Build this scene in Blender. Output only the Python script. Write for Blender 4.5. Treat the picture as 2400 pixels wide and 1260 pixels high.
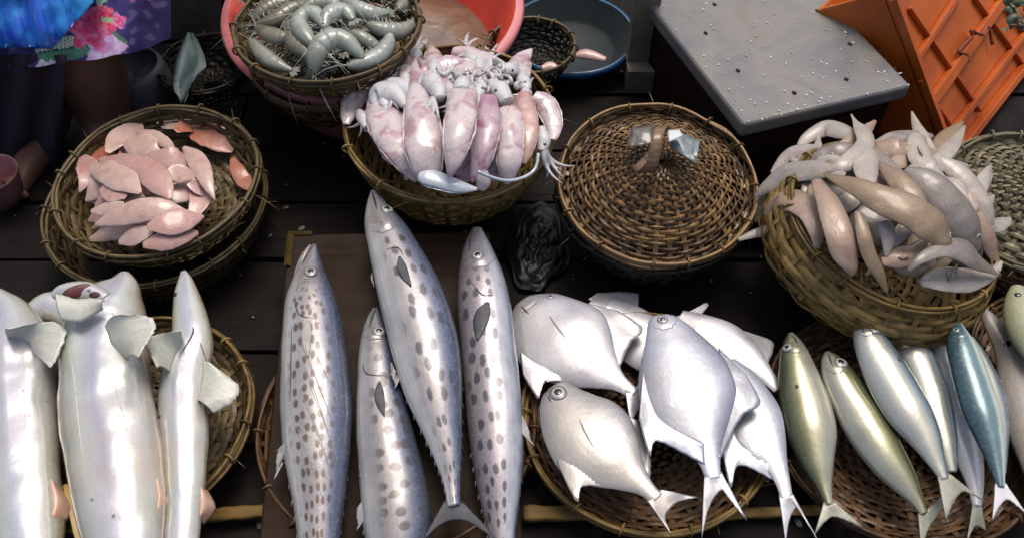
import bpy, math, random
from mathutils import Vector, Matrix, noise
from mathutils.bvhtree import BVHTree

for o in list(bpy.data.objects): bpy.data.objects.remove(o)
SC = bpy.context.scene
COL = SC.collection
R = random.Random(7)

# ------------------------------------------------------------------ camera
PITCH = math.radians(52); DIST = 1.5; HF = math.radians(60)
CAM = Vector((0, -DIST*math.cos(PITCH), DIST*math.sin(PITCH) + .08))
cd = bpy.data.cameras.new('camera'); cam = bpy.data.objects.new('camera', cd); COL.objects.link(cam)
cam.location = CAM; cam.rotation_euler = (math.pi/2 - PITCH, 0, 0)
cd.sensor_fit = 'HORIZONTAL'; cd.angle = HF; cd.clip_start = .02; cd.clip_end = 200
SC.camera = cam
FPX = 1200/math.tan(HF/2)
FWD = Vector((0, math.cos(PITCH), -math.sin(PITCH))); RT = Vector((1, 0, 0)); UP = RT.cross(FWD)

# ------------------------------------------------------------------ world, sun, exposure
w = bpy.data.worlds.new('World'); SC.world = w; w.use_nodes = True
nt = w.node_tree; bg = nt.nodes['Background']
sky = nt.nodes.new('ShaderNodeTexSky'); sky.sky_type = 'NISHITA'; sky.sun_disc = False
SUN_EL, SUN_AZ = math.radians(70), math.radians(20)     # azimuth clockwise from +Y
sky.sun_elevation = SUN_EL; sky.sun_rotation = SUN_AZ
sky.air_density = .9; sky.dust_density = 6.0; sky.ozone_density = .5
nt.links.new(sky.outputs[0], bg.inputs[0]); bg.inputs[1].default_value = .15
sl = bpy.data.lights.new('sun', 'SUN'); so = bpy.data.objects.new('sun', sl); COL.objects.link(so)
sl.energy = 1.3; sl.angle = math.radians(26); sl.color = (1, .97, .92)
sd = Vector((math.sin(SUN_AZ)*math.cos(SUN_EL), math.cos(SUN_AZ)*math.cos(SUN_EL), math.sin(SUN_EL)))
so.rotation_euler = sd.to_track_quat('Z', 'Y').to_euler()
so.location = sd*5
SC.view_settings.view_transform = 'Standard'; SC.view_settings.look = 'None'
SC.view_settings.exposure = 0.12; SC.view_settings.gamma = 1; SC.view_settings.use_curve_mapping = False
SC.render.engine = 'CYCLES'
SC.cycles.use_denoising = True
SC.cycles.max_bounces = 6; SC.cycles.sample_clamp_indirect = 4

# ------------------------------------------------------------------ picture <-> place
def ray(px, py):
    return (FWD + RT*((px - 1200)/FPX) + UP*((630 - py)/FPX)).normalized()
def P(px, py, z=0):
    d = ray(px, py); return CAM + d*((z - CAM.z)/d.z)
def PY(px, py, y):
    d = ray(px, py); return CAM + d*((y - CAM.y)/d.y)
def proj(p):
    q = p - CAM; k = FPX/q.dot(FWD)
    return (1200 + q.dot(RT)*k, 630 - q.dot(UP)*k)
def mpp(p): return (p - CAM).dot(FWD)/FPX          # metres a pixel of the photograph covers at p

# ------------------------------------------------------------------ objects
def thing(name, label, cat, loc=(0, 0, 0), group=None, rot=None):
    o = bpy.data.objects.new(name, None); COL.objects.link(o); o.location = loc
    if rot is not None: o.rotation_mode = 'QUATERNION'; o.rotation_quaternion = rot
    o.empty_display_size = .02
    o['label'] = label; o['category'] = cat
    if group: o['group'] = group
    return o
def tag(o, label, cat, group=None):
    o['label'] = label; o['category'] = cat
    if group: o['group'] = group
    return o
def link(name, me, mat, parent=None, world=True):
    o = bpy.data.objects.new(name, me); COL.objects.link(o)
    if mat and not me.materials: me.materials.append(mat)
    if parent is not None:
        o.parent = parent
        if world:
            root = parent; M = Matrix()
            while root is not None:
                M = root_matrix(root) @ M; root = root.parent
            o.matrix_parent_inverse = M.inverted()
    return o
def root_matrix(o):
    if o.rotation_mode == 'QUATERNION': rm = o.rotation_quaternion.to_matrix().to_4x4()
    else: rm = o.rotation_euler.to_matrix().to_4x4()
    return o.matrix_parent_inverse @ (Matrix.Translation(o.location) @ rm)
def mesh(name, vs, fs, smooth=True, attrs=None):
    me = bpy.data.meshes.new(name); me.from_pydata([tuple(v) for v in vs], [], fs); me.update()
    if smooth: me.polygons.foreach_set('use_smooth', [True]*len(me.polygons))
    if attrs:
        for k, vals in attrs.items():
            a = me.attributes.new(k, 'FLOAT', 'POINT'); a.data.foreach_set('value', vals)
    return me
def box_data(c, ax, ay, az):
    vs = [c + ax*i + ay*j + az*k for i in (-1, 1) for j in (-1, 1) for k in (-1, 1)]
    fs = [(0,1,3,2), (4,6,7,5), (0,4,5,1), (2,3,7,6), (0,2,6,4), (1,5,7,3)]
    return vs, fs
def bevel(o, wdt=.002, seg=2):
    m = o.modifiers.new('bevel', 'BEVEL'); m.width = wdt; m.segments = seg; m.limit_method = 'ANGLE'; m.harden_normals = False
    return o
def join(lst):
    V, F = [], []
    for v, f in lst:
        n = len(V); V += list(v); F += [tuple(i + n for i in q) for q in f]
    return V, F
def catmull(pts, n):
    pts = [tuple(p) for p in pts]; m = len(pts)
    out = []
    for k in range(n):
        t = k/(n - 1)*(m - 1); i = min(int(t), m - 2); f = t - i
        p0 = pts[max(i-1, 0)]; p1 = pts[i]; p2 = pts[i+1]; p3 = pts[min(i+2, m-1)]
        out.append(tuple(.5*(2*b + (c - a)*f + (2*a - 5*b + 4*c - d)*f*f + (3*b - a - 3*c + d)*f**3) for a, b, c, d in zip(p0, p1, p2, p3)))
    return out
def tube_data(pts, rad, seg=6, closed=False, flat=1.0):
    pts = [Vector(p) for p in pts]; n = len(pts)
    if not hasattr(rad, '__len__'): rad = [rad]*n
    V, F = [], []; prev = None
    for i, p in enumerate(pts):
        if closed: t = pts[(i+1) % n] - pts[i-1]
        else: t = pts[min(i+1, n-1)] - pts[max(i-1, 0)]
        if t.length < 1e-9: t = Vector((0, 0, 1))
        t.normalize()
        if prev is None:
            a = t.cross(Vector((0, 0, 1)))
            if a.length < .05: a = t.cross(Vector((1, 0, 0)))
        else:
            a = prev - t*prev.dot(t)
        a.normalize(); prev = a; b = t.cross(a)
        for k in range(seg):
            q = 2*math.pi*k/seg
            V.append(p + (a*math.cos(q) + b*math.sin(q)*flat)*rad[i])
    m = n if closed else n - 1
    for i in range(m):
        j = (i + 1) % n
        for k in range(seg):
            F.append((i*seg + k, i*seg + (k+1) % seg, j*seg + (k+1) % seg, j*seg + k))
    if not closed:
        F.append(tuple(range(seg))[::-1]); F.append(tuple((n-1)*seg + k for k in range(seg)))
    return V, F
def tube(name, pts, rad, mat, parent=None, seg=6, **kw):
    return link(name, mesh(name, *tube_data(pts, rad, seg, **kw)), mat, parent)
def lathe_data(prof, seg=64, wob=0):
    V, F = [], []; n = len(prof)
    for i, (r, h) in enumerate(prof):
        for k in range(seg):
            a = 2*math.pi*k/seg
            rr = r*(1 + wob*noise.noise(Vector((math.cos(a)*1.5, math.sin(a)*1.5, h*3))))
            V.append(Vector((rr*math.cos(a), rr*math.sin(a), h)))
    for i in range(n - 1):
        for k in range(seg):
            F.append((i*seg + k, i*seg + (k+1) % seg, (i+1)*seg + (k+1) % seg, (i+1)*seg + k))
    return V, F

# ------------------------------------------------------------------ materials
class NT:
    def __init__(s, name):
        s.m = bpy.data.materials.new(name); s.m.use_nodes = True; s.t = s.m.node_tree
        s.b = s.t.nodes['Principled BSDF']
    def n(s, typ, **kw):
        nd = s.t.nodes.new(typ)
        for k, v in kw.items(): setattr(nd, k, v)
        return nd
    def l(s, a, b): s.t.links.new(a, b)
    def val(s, x, sock):
        if hasattr(x, 'is_output'): s.l(x, sock)
        else: sock.default_value = x
    def math(s, op, a, b=0, clamp=False):
        nd = s.n('ShaderNodeMath', operation=op, use_clamp=clamp); s.val(a, nd.inputs[0]); s.val(b, nd.inputs[1]); return nd.outputs[0]
    def mix(s, f, a, b, mode='MIX'):
        nd = s.n('ShaderNodeMix', data_type='RGBA', blend_type=mode)
        s.val(f, nd.inputs[0])
        for x, i in ((a, 6), (b, 7)):
            if hasattr(x, 'is_output'): s.l(x, nd.inputs[i])
            else: nd.inputs[i].default_value = (*x[:3], 1)
        return nd.outputs[2]
    def ramp(s, f, stops, interp='LINEAR'):
        nd = s.n('ShaderNodeValToRGB'); cr = nd.color_ramp; cr.interpolation = interp
        while len(cr.elements) < len(stops): cr.elements.new(.5)
        for e, (p, c) in zip(cr.elements, stops):
            e.position = p; e.color = (*c, 1) if hasattr(c, '__len__') else (c, c, c, 1)
        s.l(f, nd.inputs[0]); return nd.outputs[0]
    def noise(s, scale, detail=4, rough=.55, vec=None, dist=0):
        nd = s.n('ShaderNodeTexNoise'); nd.inputs['Scale'].default_value = scale; nd.inputs['Detail'].default_value = detail
        nd.inputs['Roughness'].default_value = rough; nd.inputs['Distortion'].default_value = dist
        s.l(vec if vec is not None else s.obj(), nd.inputs['Vector']); return nd.outputs[0]
    def obj(s):
        if not hasattr(s, '_o'): s._o = s.n('ShaderNodeTexCoord').outputs['Object']
        return s._o
    def attr(s, name):
        return s.n('ShaderNodeAttribute', attribute_name=name).outputs['Fac']
    def comb(s, x, y, z=0):
        nd = s.n('ShaderNodeCombineXYZ')
        for v, i in ((x, 0), (y, 1), (z, 2)): s.val(v, nd.inputs[i])
        return nd.outputs[0]
    def rnd(s): return s.n('ShaderNodeObjectInfo').outputs['Random']
    def bump(s, h, strength=.3, dist=.002):
        nd = s.n('ShaderNodeBump'); nd.inputs['Strength'].default_value = strength; nd.inputs['Distance'].default_value = dist
        s.l(h, nd.inputs['Height']); s.l(nd.outputs[0], s.b.inputs['Normal'])
    def fin(s, col, rough=.4, spec=.5, metal=0, coat=0, coatr=.08, sss=0):
        s.val(col if hasattr(col, 'is_output') else (*col, 1), s.b.inputs['Base Color'])
        s.val(rough, s.b.inputs['Roughness']); s.b.inputs['Specular IOR Level'].default_value = spec
        s.val(metal, s.b.inputs['Metallic']); s.val(coat, s.b.inputs['Coat Weight']); s.b.inputs['Coat Roughness'].default_value = coatr
        if sss:
            s.b.inputs['Subsurface Weight'].default_value = sss; s.b.inputs['Subsurface Radius'].default_value = (.012, .006, .004)
            s.b.inputs['Subsurface Scale'].default_value = .6
        return s.m
def simple(name, c1, c2=None, rough=.5, scale=30, bump=0, bscale=150, **kw):
    t = NT(name); c2 = c2 or tuple(x*.6 for x in c1)
    f = t.ramp(t.noise(scale, 5), [(.35, 0), (.65, 1)])
    if bump: t.bump(t.noise(bscale, 4), bump)
    return t.fin(t.mix(f, c1, c2), rough, **kw)
def cane(name, c1, c2, c3, rough=.42, coat=.06):
    t = NT(name)
    r = t.ramp(t.rnd(), [(0, c1), (.5, c2), (1, c3)])
    g = t.noise(45, 5); col = t.mix(t.ramp(g, [(.4, 0), (.75, .75)]), r, tuple(x*.28 for x in c1))
    m = t.n('ShaderNodeMapping'); m.inputs['Scale'].default_value = (60, 60, 420); t.l(t.obj(), m.inputs[0])
    fb = t.noise(1, 4, vec=m.outputs[0]); col = t.mix(t.ramp(fb, [(.42, 0), (.7, .55)]), col, tuple(min(1, x*1.7) for x in c2))
    t.bump(fb, .5, .0015)
    return t.fin(col, t.ramp(t.noise(30, 3), [(.35, .4), (.7, .75)]), .35, coat=coat, coatr=.15)
def wood(name, c1, c2, rough=.5, coat=0.0, sc=(3, 45, 45)):
    t = NT(name); m = t.n('ShaderNodeMapping'); m.inputs['Scale'].default_value = sc; t.l(t.obj(), m.inputs[0])
    g = t.noise(1.2, 6, .65, vec=m.outputs[0], dist=.6)
    col = t.mix(t.ramp(g, [(.35, 0), (.65, 1)]), c1, c2)
    col = t.mix(t.ramp(t.noise(5, 4), [(.45, 0), (.75, .8)]), col, tuple(x*.3 for x in c2))
    t.bump(g, .35, .002)
    return t.fin(col, t.ramp(t.noise(9, 4), [(.35, rough*.7), (.7, min(1, rough*1.2))]), .1, coat=coat)
def skin(name, vr, ur=None, spots=None, speck=None, rough=.3, metal=.0, coat=.3, var=.25, vscale=40, sss=0, tint=None, scales=0, blot=None, bk=.16, wr=0):
    """vr: colours across the body (0 = belly edge, 1 = back edge); ur: factor along it; spots: (rows, cols, size, colour, depth)"""
    t = NT(name); u, v = t.attr('bu'), t.attr('bv')
    wob = t.math('ADD', v, t.math('MULTIPLY', t.math('SUBTRACT', t.noise(25, 3), .5), .14))
    col = t.ramp(wob, vr)
    if ur: col = t.mix(1.0, col, t.ramp(u, ur), 'MULTIPLY')
    if tint: col = t.mix(t.ramp(t.noise(tint[0], 3), [(.42, 0), (.68, tint[2])]), col, tint[1])
    col = t.mix(t.ramp(t.noise(vscale, 5), [(.35, 0), (.75, var)]), col, tuple(c*.45 for c in vr[len(vr)//2][1]))
    stv = t.noise(1, 4, .6, vec=t.comb(t.math('MULTIPLY', u, 7), t.math('MULTIPLY', v, 26), 3))
    col = t.mix(t.ramp(stv, [(.35, 0), (.7, var*1.3)]), col, tuple(c*.5 for c in vr[len(vr)//2][1]))
    col = t.mix(t.ramp(t.noise(260, 3), [(.45, 0), (.75, .22)]), col, tuple(min(1, c*1.5 + .03) for c in vr[len(vr)//2][1]))
    if blot:      # (scale, colour, threshold, amount)
        col = t.mix(t.ramp(t.noise(blot[0], 5, .6, dist=.8), [(blot[2], 0), (blot[2] + .12, blot[3])]), col, blot[1])
    if spots:
        rows, cols, size, sc_, depth, lo, hi = spots
        jig = t.math('MULTIPLY', t.noise(30, 2), .5)
        vec = t.comb(t.math('MULTIPLY', u, rows), t.math('ADD', t.math('MULTIPLY', v, cols), jig))
        vo = t.n('ShaderNodeTexVoronoi', voronoi_dimensions='2D'); vo.inputs['Scale'].default_value = 1; vo.inputs['Randomness'].default_value = .6
        t.l(vec, vo.inputs['Vector'])
        d = t.math('ADD', vo.outputs['Distance'], t.math('MULTIPLY', t.math('SUBTRACT', t.noise(110, 3), .5), .22))
        f = t.ramp(d, [(size*.72, 1), (size*1.1, 0)])
        f = t.math('MULTIPLY', f, t.ramp(v, [(max(0, lo - .08), 0), (lo + .05, 1), (hi - .05, 1), (min(1, hi + .05), .15)]))
        f = t.math('MULTIPLY', f, t.ramp(u, [(.2, 0), (.3, 1)]))
        f = t.math('MULTIPLY', f, depth); col = t.mix(f, col, sc_)
    if speck:
        vo = t.n('ShaderNodeTexVoronoi'); vo.inputs['Scale'].default_value = speck[0]; t.l(t.obj(), vo.inputs['Vector'])
        d = t.math('ADD', vo.outputs['Distance'], t.math('MULTIPLY', t.noise(90, 3), .25))
        big = t.ramp(t.noise(speck[0]*.35, 2), [(.45, 0), (.6, 1)])
        col = t.mix(t.math('MULTIPLY', t.ramp(d, [(speck[1], 1), (speck[1] + .06, 0)]), big), col, speck[2])
    h = t.math('ADD', t.noise(130, 5), t.math('MULTIPLY', t.noise(40, 2), .8))
    if scales:
        vo = t.n('ShaderNodeTexVoronoi'); vo.inputs['Scale'].default_value = scales; t.l(t.obj(), vo.inputs['Vector'])
        h = t.math('ADD', h, t.math('MULTIPLY', vo.outputs['Distance'], .8))
    if wr: h = t.math('ADD', h, t.math('MULTIPLY', t.noise(1, 4, .6, vec=t.comb(t.math('MULTIPLY', u, 9), t.math('MULTIPLY', v, 5), 1), dist=1.2), wr))
    t.bump(h, bk, .0014)
    return t.fin(col, t.ramp(t.noise(22, 4), [(.35, rough*.7), (.7, rough*1.4)]), .5, metal=metal, coat=coat, coatr=.06, sss=sss)

CANE_OLIVE = cane('olive_cane', (.05, .032, .012), (.10, .07, .027), (.17, .125, .06))
CANE_YELLOW = cane('yellow_cane', (.085, .05, .012), (.18, .112, .03), (.30, .205, .07))
CANE_DARK = cane('dark_wet_cane', (.038, .019, .007), (.12, .062, .019), (.25, .145, .048), rough=.3, coat=.35)
CANE_BLACK = cane('black_wet_cane', (.008, .006, .004), (.015, .011, .007), (.03, .022, .013))
CANE_BROWN = cane('brown_cane', (.04, .018, .006), (.085, .04, .013), (.15, .08, .028))
CANE_GREY = cane('grey_cane', (.075, .065, .032), (.14, .12, .065), (.24, .21, .13))
PLANK = wood('dark_wet_wood', (.0055, .0042, .004), (.013, .0095, .008), .7)
BOARD = wood('brown_board_wood', (.016, .009, .005), (.028, .015, .008), .6)
PALE = wood('pale_strip_wood', (.13, .075, .022), (.22, .14, .05), .55)
BLACKP = simple('black_plastic', (.004, .004, .005), (.008, .008, .009), .38, bump=.5, bscale=60, spec=.22)
DARKG = simple('ground_concrete', (.015, .013, .013), (.025, .022, .02), .7, bump=.4)

# ------------------------------------------------------------------ soft bodies along a line seen in the photograph
class Body: pass
def zfun(z):
    if callable(z): return lambda x, y, u: z(x, y)
    if isinstance(z, (tuple, list)):
        return lambda x, y, u: catmull([(a,) for a in z], 101)[int(u*100)][0]
    return lambda x, y, u: z
def loft(spine, z, n=44, m=22, thick=.7, k=.3, ye=1.0, xe=1.0, flip=False, gill=None, lump=.03, seed=0, seg=None, dent=0, lift=0, groove=None, tmax=9, cup=0, sega=.06, rag=0):
    rows = [(r[0], r[1], r[2], r[3] if len(r) > 3 else r[2]) for r in spine]
    st = catmull(rows, n); zf = zfun(z); B = Body(); V = []; U = []; W = []
    cs = [P(s[0], s[1], zf(s[0], s[1], i/(n-1)) + lift) for i, s in enumerate(st)]
    seedv = Vector((seed*3.1, seed*1.7, seed*.9)); prevS = None
    B.c = cs; B.s = []; B.n = []; B.w = []
    for i, s in enumerate(st):
        c = cs[i]; a = cs[max(i-1, 0)]; b = cs[min(i+1, n-1)]
        T = (b - a).normalized()
        tc = (CAM - c).normalized(); N0 = (Vector((0, 0, 1))*(1 - k) + tc*k).normalized()
        S = T.cross(N0).normalized(); N = S.cross(T).normalized()
        pa, pb = proj(a), proj(b); tx, ty = pb[0] - pa[0], pb[1] - pa[1]; L = math.hypot(tx, ty) or 1
        rx, ry = ty/L, -tx/L
        e = .004; q0, q1 = proj(c), proj(c + S*e)
        g = ((q1[0]-q0[0])*rx + (q1[1]-q0[1])*ry)/e
        if g < 0: S = -S; g = -g
        if N.z < 0: N = -N
        g = max(g, .45/mpp(c))
        wl, wr = max(s[2], .8)/g, max(s[3], .8)/g
        if rag: wl *= 1 + rag*noise.noise(Vector((i*.35, seed*1.3, 0))) + rag*.3*noise.noise(Vector((i*.8, seed*1.3, 5))); wr *= 1 + rag*noise.noise(Vector((i*.35, seed*1.3, 9))) + rag*.3*noise.noise(Vector((i*.8, seed*1.3, 14)))
        t = min(thick*(wl + wr)/2, tmax)
        u = i/(n - 1); B.s.append(S); B.n.append(N); B.w.append((wl, wr, t))
        for j in range(m):
            q = 2*math.pi*j/m; cx, sy = math.cos(q), math.sin(q)
            X = math.copysign(abs(cx)**xe, cx); Y = math.copysign(abs(sy)**ye, sy)
            f = 1.0
            v = X*.5 + .5
            if seg: f *= 1 - sega*((u*seg) % 1.0) if .3 < u < .92 else 1
            if gill and sy > -.2:
                gu = gill - .05*(v - .5)**2*4 + .0
                d = u - gu
                if -.09 < d <= 0: f *= 1 + .11*(1 + d/.09)
                elif 0 < d < .02: f *= 1 - .03*(1 - d/.02)
            if groove and sy > 0 and groove[0] < u < groove[1]:
                g_ = math.exp(-((v - groove[2])/.05)**2)*min(1, (u - groove[0])*10, (groove[1] - u)*10); f *= 1 - groove[3]*g_
            p = c + S*((wr if X > 0 else wl)*X) + N*(t*Y*f + cup*X*X*(wl + wr)*.5)
            if seg: p = c + (p - c)*f
            if lump:
                d3 = noise.noise_vector(p*22 + seedv)*lump*(wl + wr)*.5
                if dent: d3 += N*(noise.noise(p*60 + seedv)*dent*t)
                p = p + d3
            V.append(p); U.append(u); W.append(1 - v if flip else v)
    F = []
    for i in range(n - 1):
        for j in range(m):
            F.append((i*m + j, (i+1)*m + j, (i+1)*m + (j+1) % m, i*m + (j+1) % m))
    for i, rev in ((0, False), (n-1, True)):
        V.append(cs[i] + (cs[0] - cs[1] if i == 0 else cs[-1] - cs[-2])*.25); U.append(i/(n-1)); W.append(.5); ci = len(V) - 1
        for j in range(m):
            a, b = i*m + j, i*m + (j+1) % m
            F.append((ci, a, b) if not rev else (ci, b, a))
    B.V, B.F = V, F; B.bvh = BVHTree.FromPolygons(V, F); B.attrs = {'bu': U, 'bv': W}
    return B
def put(B, name, mat, parent):
    return link(name, mesh(name, B.V, B.F, True, B.attrs), mat, parent)
def hit(B, px, py, lift=0):
    d = ray(px, py); h = B.bvh.ray_cast(CAM, d)
    if h[0] is None:
        best = min(range(len(B.V)), key=lambda i: (proj(B.V[i])[0]-px)**2 + (proj(B.V[i])[1]-py)**2)
        z = B.V[best].z; return P(px, py, z + lift), Vector((0, 0, 1))
    nrm = h[1] if h[1].dot(d) < 0 else -h[1]
    return h[0] + nrm*lift, nrm
def disc_data(c, nrm, r, dome=.35, seg=20, rings=5, sx=1.0):
    a = nrm.cross(Vector((0, 0, 1))); a = (a if a.length > .01 else nrm.cross(Vector((1, 0, 0)))).normalized(); b = nrm.cross(a)
    V = [c + nrm*r*dome]; F = []
    for i in range(1, rings + 1):
        q = i/rings*math.pi/2*1.15
        for k in range(seg):
            t = 2*math.pi*k/seg
            V.append(c + (a*math.cos(t)*sx + b*math.sin(t))*r*math.sin(q) + nrm*r*dome*math.cos(q))
    for k in range(seg): F.append((0, 1 + k, 1 + (k+1) % seg))
    for i in range(rings - 1):
        for k in range(seg):
            F.append((1+i*seg+k, 1+(i+1)*seg+k, 1+(i+1)*seg+(k+1) % seg, 1+i*seg+(k+1) % seg))
    return V, F
EYE_W = simple('eye_silver', (.42, .43, .38), (.28, .29, .26), .2, coat=.6, scale=200)
EYE_B = simple('eye_black', (.008, .008, .01), None, .12, coat=1.0)
EYE_D = simple('eye_socket_grey', (.10, .11, .12), (.16, .17, .17), .3, coat=.5)
SLIT = simple('dark_slit', (.05, .045, .042), None, .5)
def eye(B, px, py, r, parent):
    p, nrm = hit(B, px, py); m = mpp(p)*r
    o = link('eye', mesh('eye', *disc_data(p - nrm*m*.12, nrm, m*1.28, .22)), EYE_D, parent)
    link('iris', mesh('iris', *disc_data(p - nrm*m*.02, nrm, m*1.0, .24)), EYE_W, o)
    link('pupil', mesh('pupil', *disc_data(p + nrm*m*.17, nrm, m*.56, .24)), EYE_B, o)
def leaf(B, name, p0, p1, wpx, mat, parent, lift=(.0004, .004), bend=0, n=12, m=9, peak=.62, thick=.0016, jag=.0):
    (x0, y0), (x1, y1) = p0, p1; dx, dy = x1 - x0, y1 - y0; L = math.hypot(dx, dy); nx, ny = -dy/L, dx/L; g = []
    for i in range(n):
        t = i/(n-1); wd = wpx*(.22 + .78*math.sin(math.pi*.5*min(1, t/peak))) if t < peak else wpx*math.cos(math.pi*.5*((t - peak)/(1 - peak))*.93)
        b_ = bend*math.sin(math.pi*t); row = []
        for j in range(m):
            s = j/(m-1)*2 - 1; x = x0 + dx*t + nx*(s*wd + b_); y = y0 + dy*t + ny*(s*wd + b_)
            p, nn = hit(B, x, y, 0); p = p - ray(x, y)*(lift[0] + (lift[1] - lift[0])*t*(1 - .5*s*s)); row.append(p + Vector((0, 0, .0004*(1 if j % 2 else -1)*t)))
        g.append(row)
    return sheet(name, g, thick, mat, parent)
def fringe(B, name, a, b, frac, mat, parent, seed=0, n=26):
    for sd in (-1, 1):
        g = []
        for i in range(n):
            ii = int(a + (b - a)*i/(n-1)); S, N, (wl, wr, t) = B.s[ii], B.n[ii], B.w[ii]; e = wr if sd > 0 else wl
            o = frac*max(wl, wr)*math.sin(math.pi*(i + .5)/n)**.6*(1 + .35*noise.noise(Vector((i*.5, seed, sd))))
            z_ = N*(t*.10 + .003*noise.noise(Vector((i*.45, seed + 3, sd))))
            c = B.c[ii]; g.append([c + S*sd*(e*.93 + o*q) + z_*q - N*.001 for q in (0, .5, 1)])
        sheet(name, g, .0018, mat, parent)
def gill_arc(B, u0, bulge, mat, parent, r=.0008, lo=-.75, hi=.75, name='gill_cover'):
    n = len(B.c); pts = []
    for k in range(13):
        x = lo + (hi - lo)*k/12; i = max(1, min(n-2, int((u0 - bulge*x*x)*n))); wl, wr, t = B.w[i]
        a = proj(B.c[i] + B.s[i]*(wr if x > 0 else wl)*x + B.n[i]*t*.5); pts.append(hit(B, *a, 0)[0])
    rr = [r*max(.3, math.sin(math.pi*(k + .5)/13)) for k in range(13)]
    return link(name, mesh(name, *tube_data(pts, rr, 5)), mat, parent)
def line(B, name, pts, rpx, mat, parent, lift=.0, seg=6):
    q = [hit(B, x, y, lift)[0] for x, y in catmull(pts, 12)]; m = mpp(q[0])*rpx
    rr = [m*max(.25, math.sin(math.pi*(i + .5)/12)) for i in range(12)]
    return link(name, mesh(name, *tube_data(q, rr, seg)), mat, parent)
def sheet(name, grid, thick, mat, parent, attrs=True):
    """a thin solid from a grid of points grid[i][j]; i runs base to tip, j across"""
    n, m = len(grid), len(grid[0]); V = []; U = []; W = []
    N = [[None]*m for _ in range(n)]
    for i in range(n):
        for j in range(m):
            a = grid[min(i+1, n-1)][j] - grid[max(i-1, 0)][j]; b = grid[i][min(j+1, m-1)] - grid[i][max(j-1, 0)]
            c = a.cross(b); N[i][j] = c.normalized() if c.length > 1e-12 else Vector((0, 0, 1))
            if N[i][j].z < 0: N[i][j] = -N[i][j]
    for sgn in (1, -1):
        for i in range(n):
            for j in range(m):
                th = thick*(1 - .6*i/(n-1))
                V.append(grid[i][j] + N[i][j]*th*.5*sgn); U.append(.45 + .5*i/(n-1)); W.append(j/(m-1))
    F = []; o = n*m
    for i in range(n-1):
        for j in range(m-1):
            q = (i*m+j, (i+1)*m+j, (i+1)*m+j+1, i*m+j+1); F.append(q); F.append(tuple(o + x for x in q[::-1]))
    for j in range(m-1):
        F.append((j, j+1, o+j+1, o+j)); r = (n-1)*m; F.append((r+j+1, r+j, o+r+j, o+r+j+1))
    for i in range(n-1):
        F.append(((i+1)*m, i*m, o+i*m, o+(i+1)*m)); F.append((i*m+m-1, (i+1)*m+m-1, o+(i+1)*m+m-1, o+i*m+m-1))
    return link(name, mesh(name, V, F, True, {'bu': U, 'bv': W}), mat, parent)
def fin(name, base, tip, zb, zt, mat, parent, B=None, rays=22, n=7, jag=.06, thick=.0022, ridge=.0006, curl=0.0, seed=1, free=False):
    """base and tip: picture points; zb/zt heights, or lifts above body B when B is given"""
    bb = catmull(base, rays) if len(base) > 1 else [base[0]]*rays
    tt = catmull(tip, rays) if not free else [tuple(tip[0][k] + (tip[-1][k]-tip[0][k])*i/(rays-1) for k in (0, 1)) for i in range(rays)]
    rr = random.Random(seed); g = []
    jj = [1 - jag*rr.random() - jag*.6*(i % 2) for i in range(rays)]
    tcx, tcy = sum(q[0] for q in tt)/rays, sum(q[1] for q in tt)/rays; bb = [(x + (x - tcx)*.1, y + (y - tcy)*.1) for x, y in bb] if not B else bb
    bz = [(hit(B, x, y, zb)[0] if B else P(x, y, zb)) for x, y in bb]
    tz = [(hit(B, x, y, zt)[0] if B and zt < .03 else P(x, y, zt)) for x, y in tt]
    for i in range(n):
        f = i/(n-1); rowp = []
        for j in range(rays):
            p = bz[j].lerp(tz[j], f*jj[j])
            p = p + Vector((0, 0, 1))*(ridge*(1 if j % 2 else -1)*(.3 + f) + curl*math.sin(f*math.pi) + .0016*noise.noise(p*40))
            rowp.append(p)
        g.append(rowp)
    return sheet(name, g, thick, mat, parent)

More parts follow.
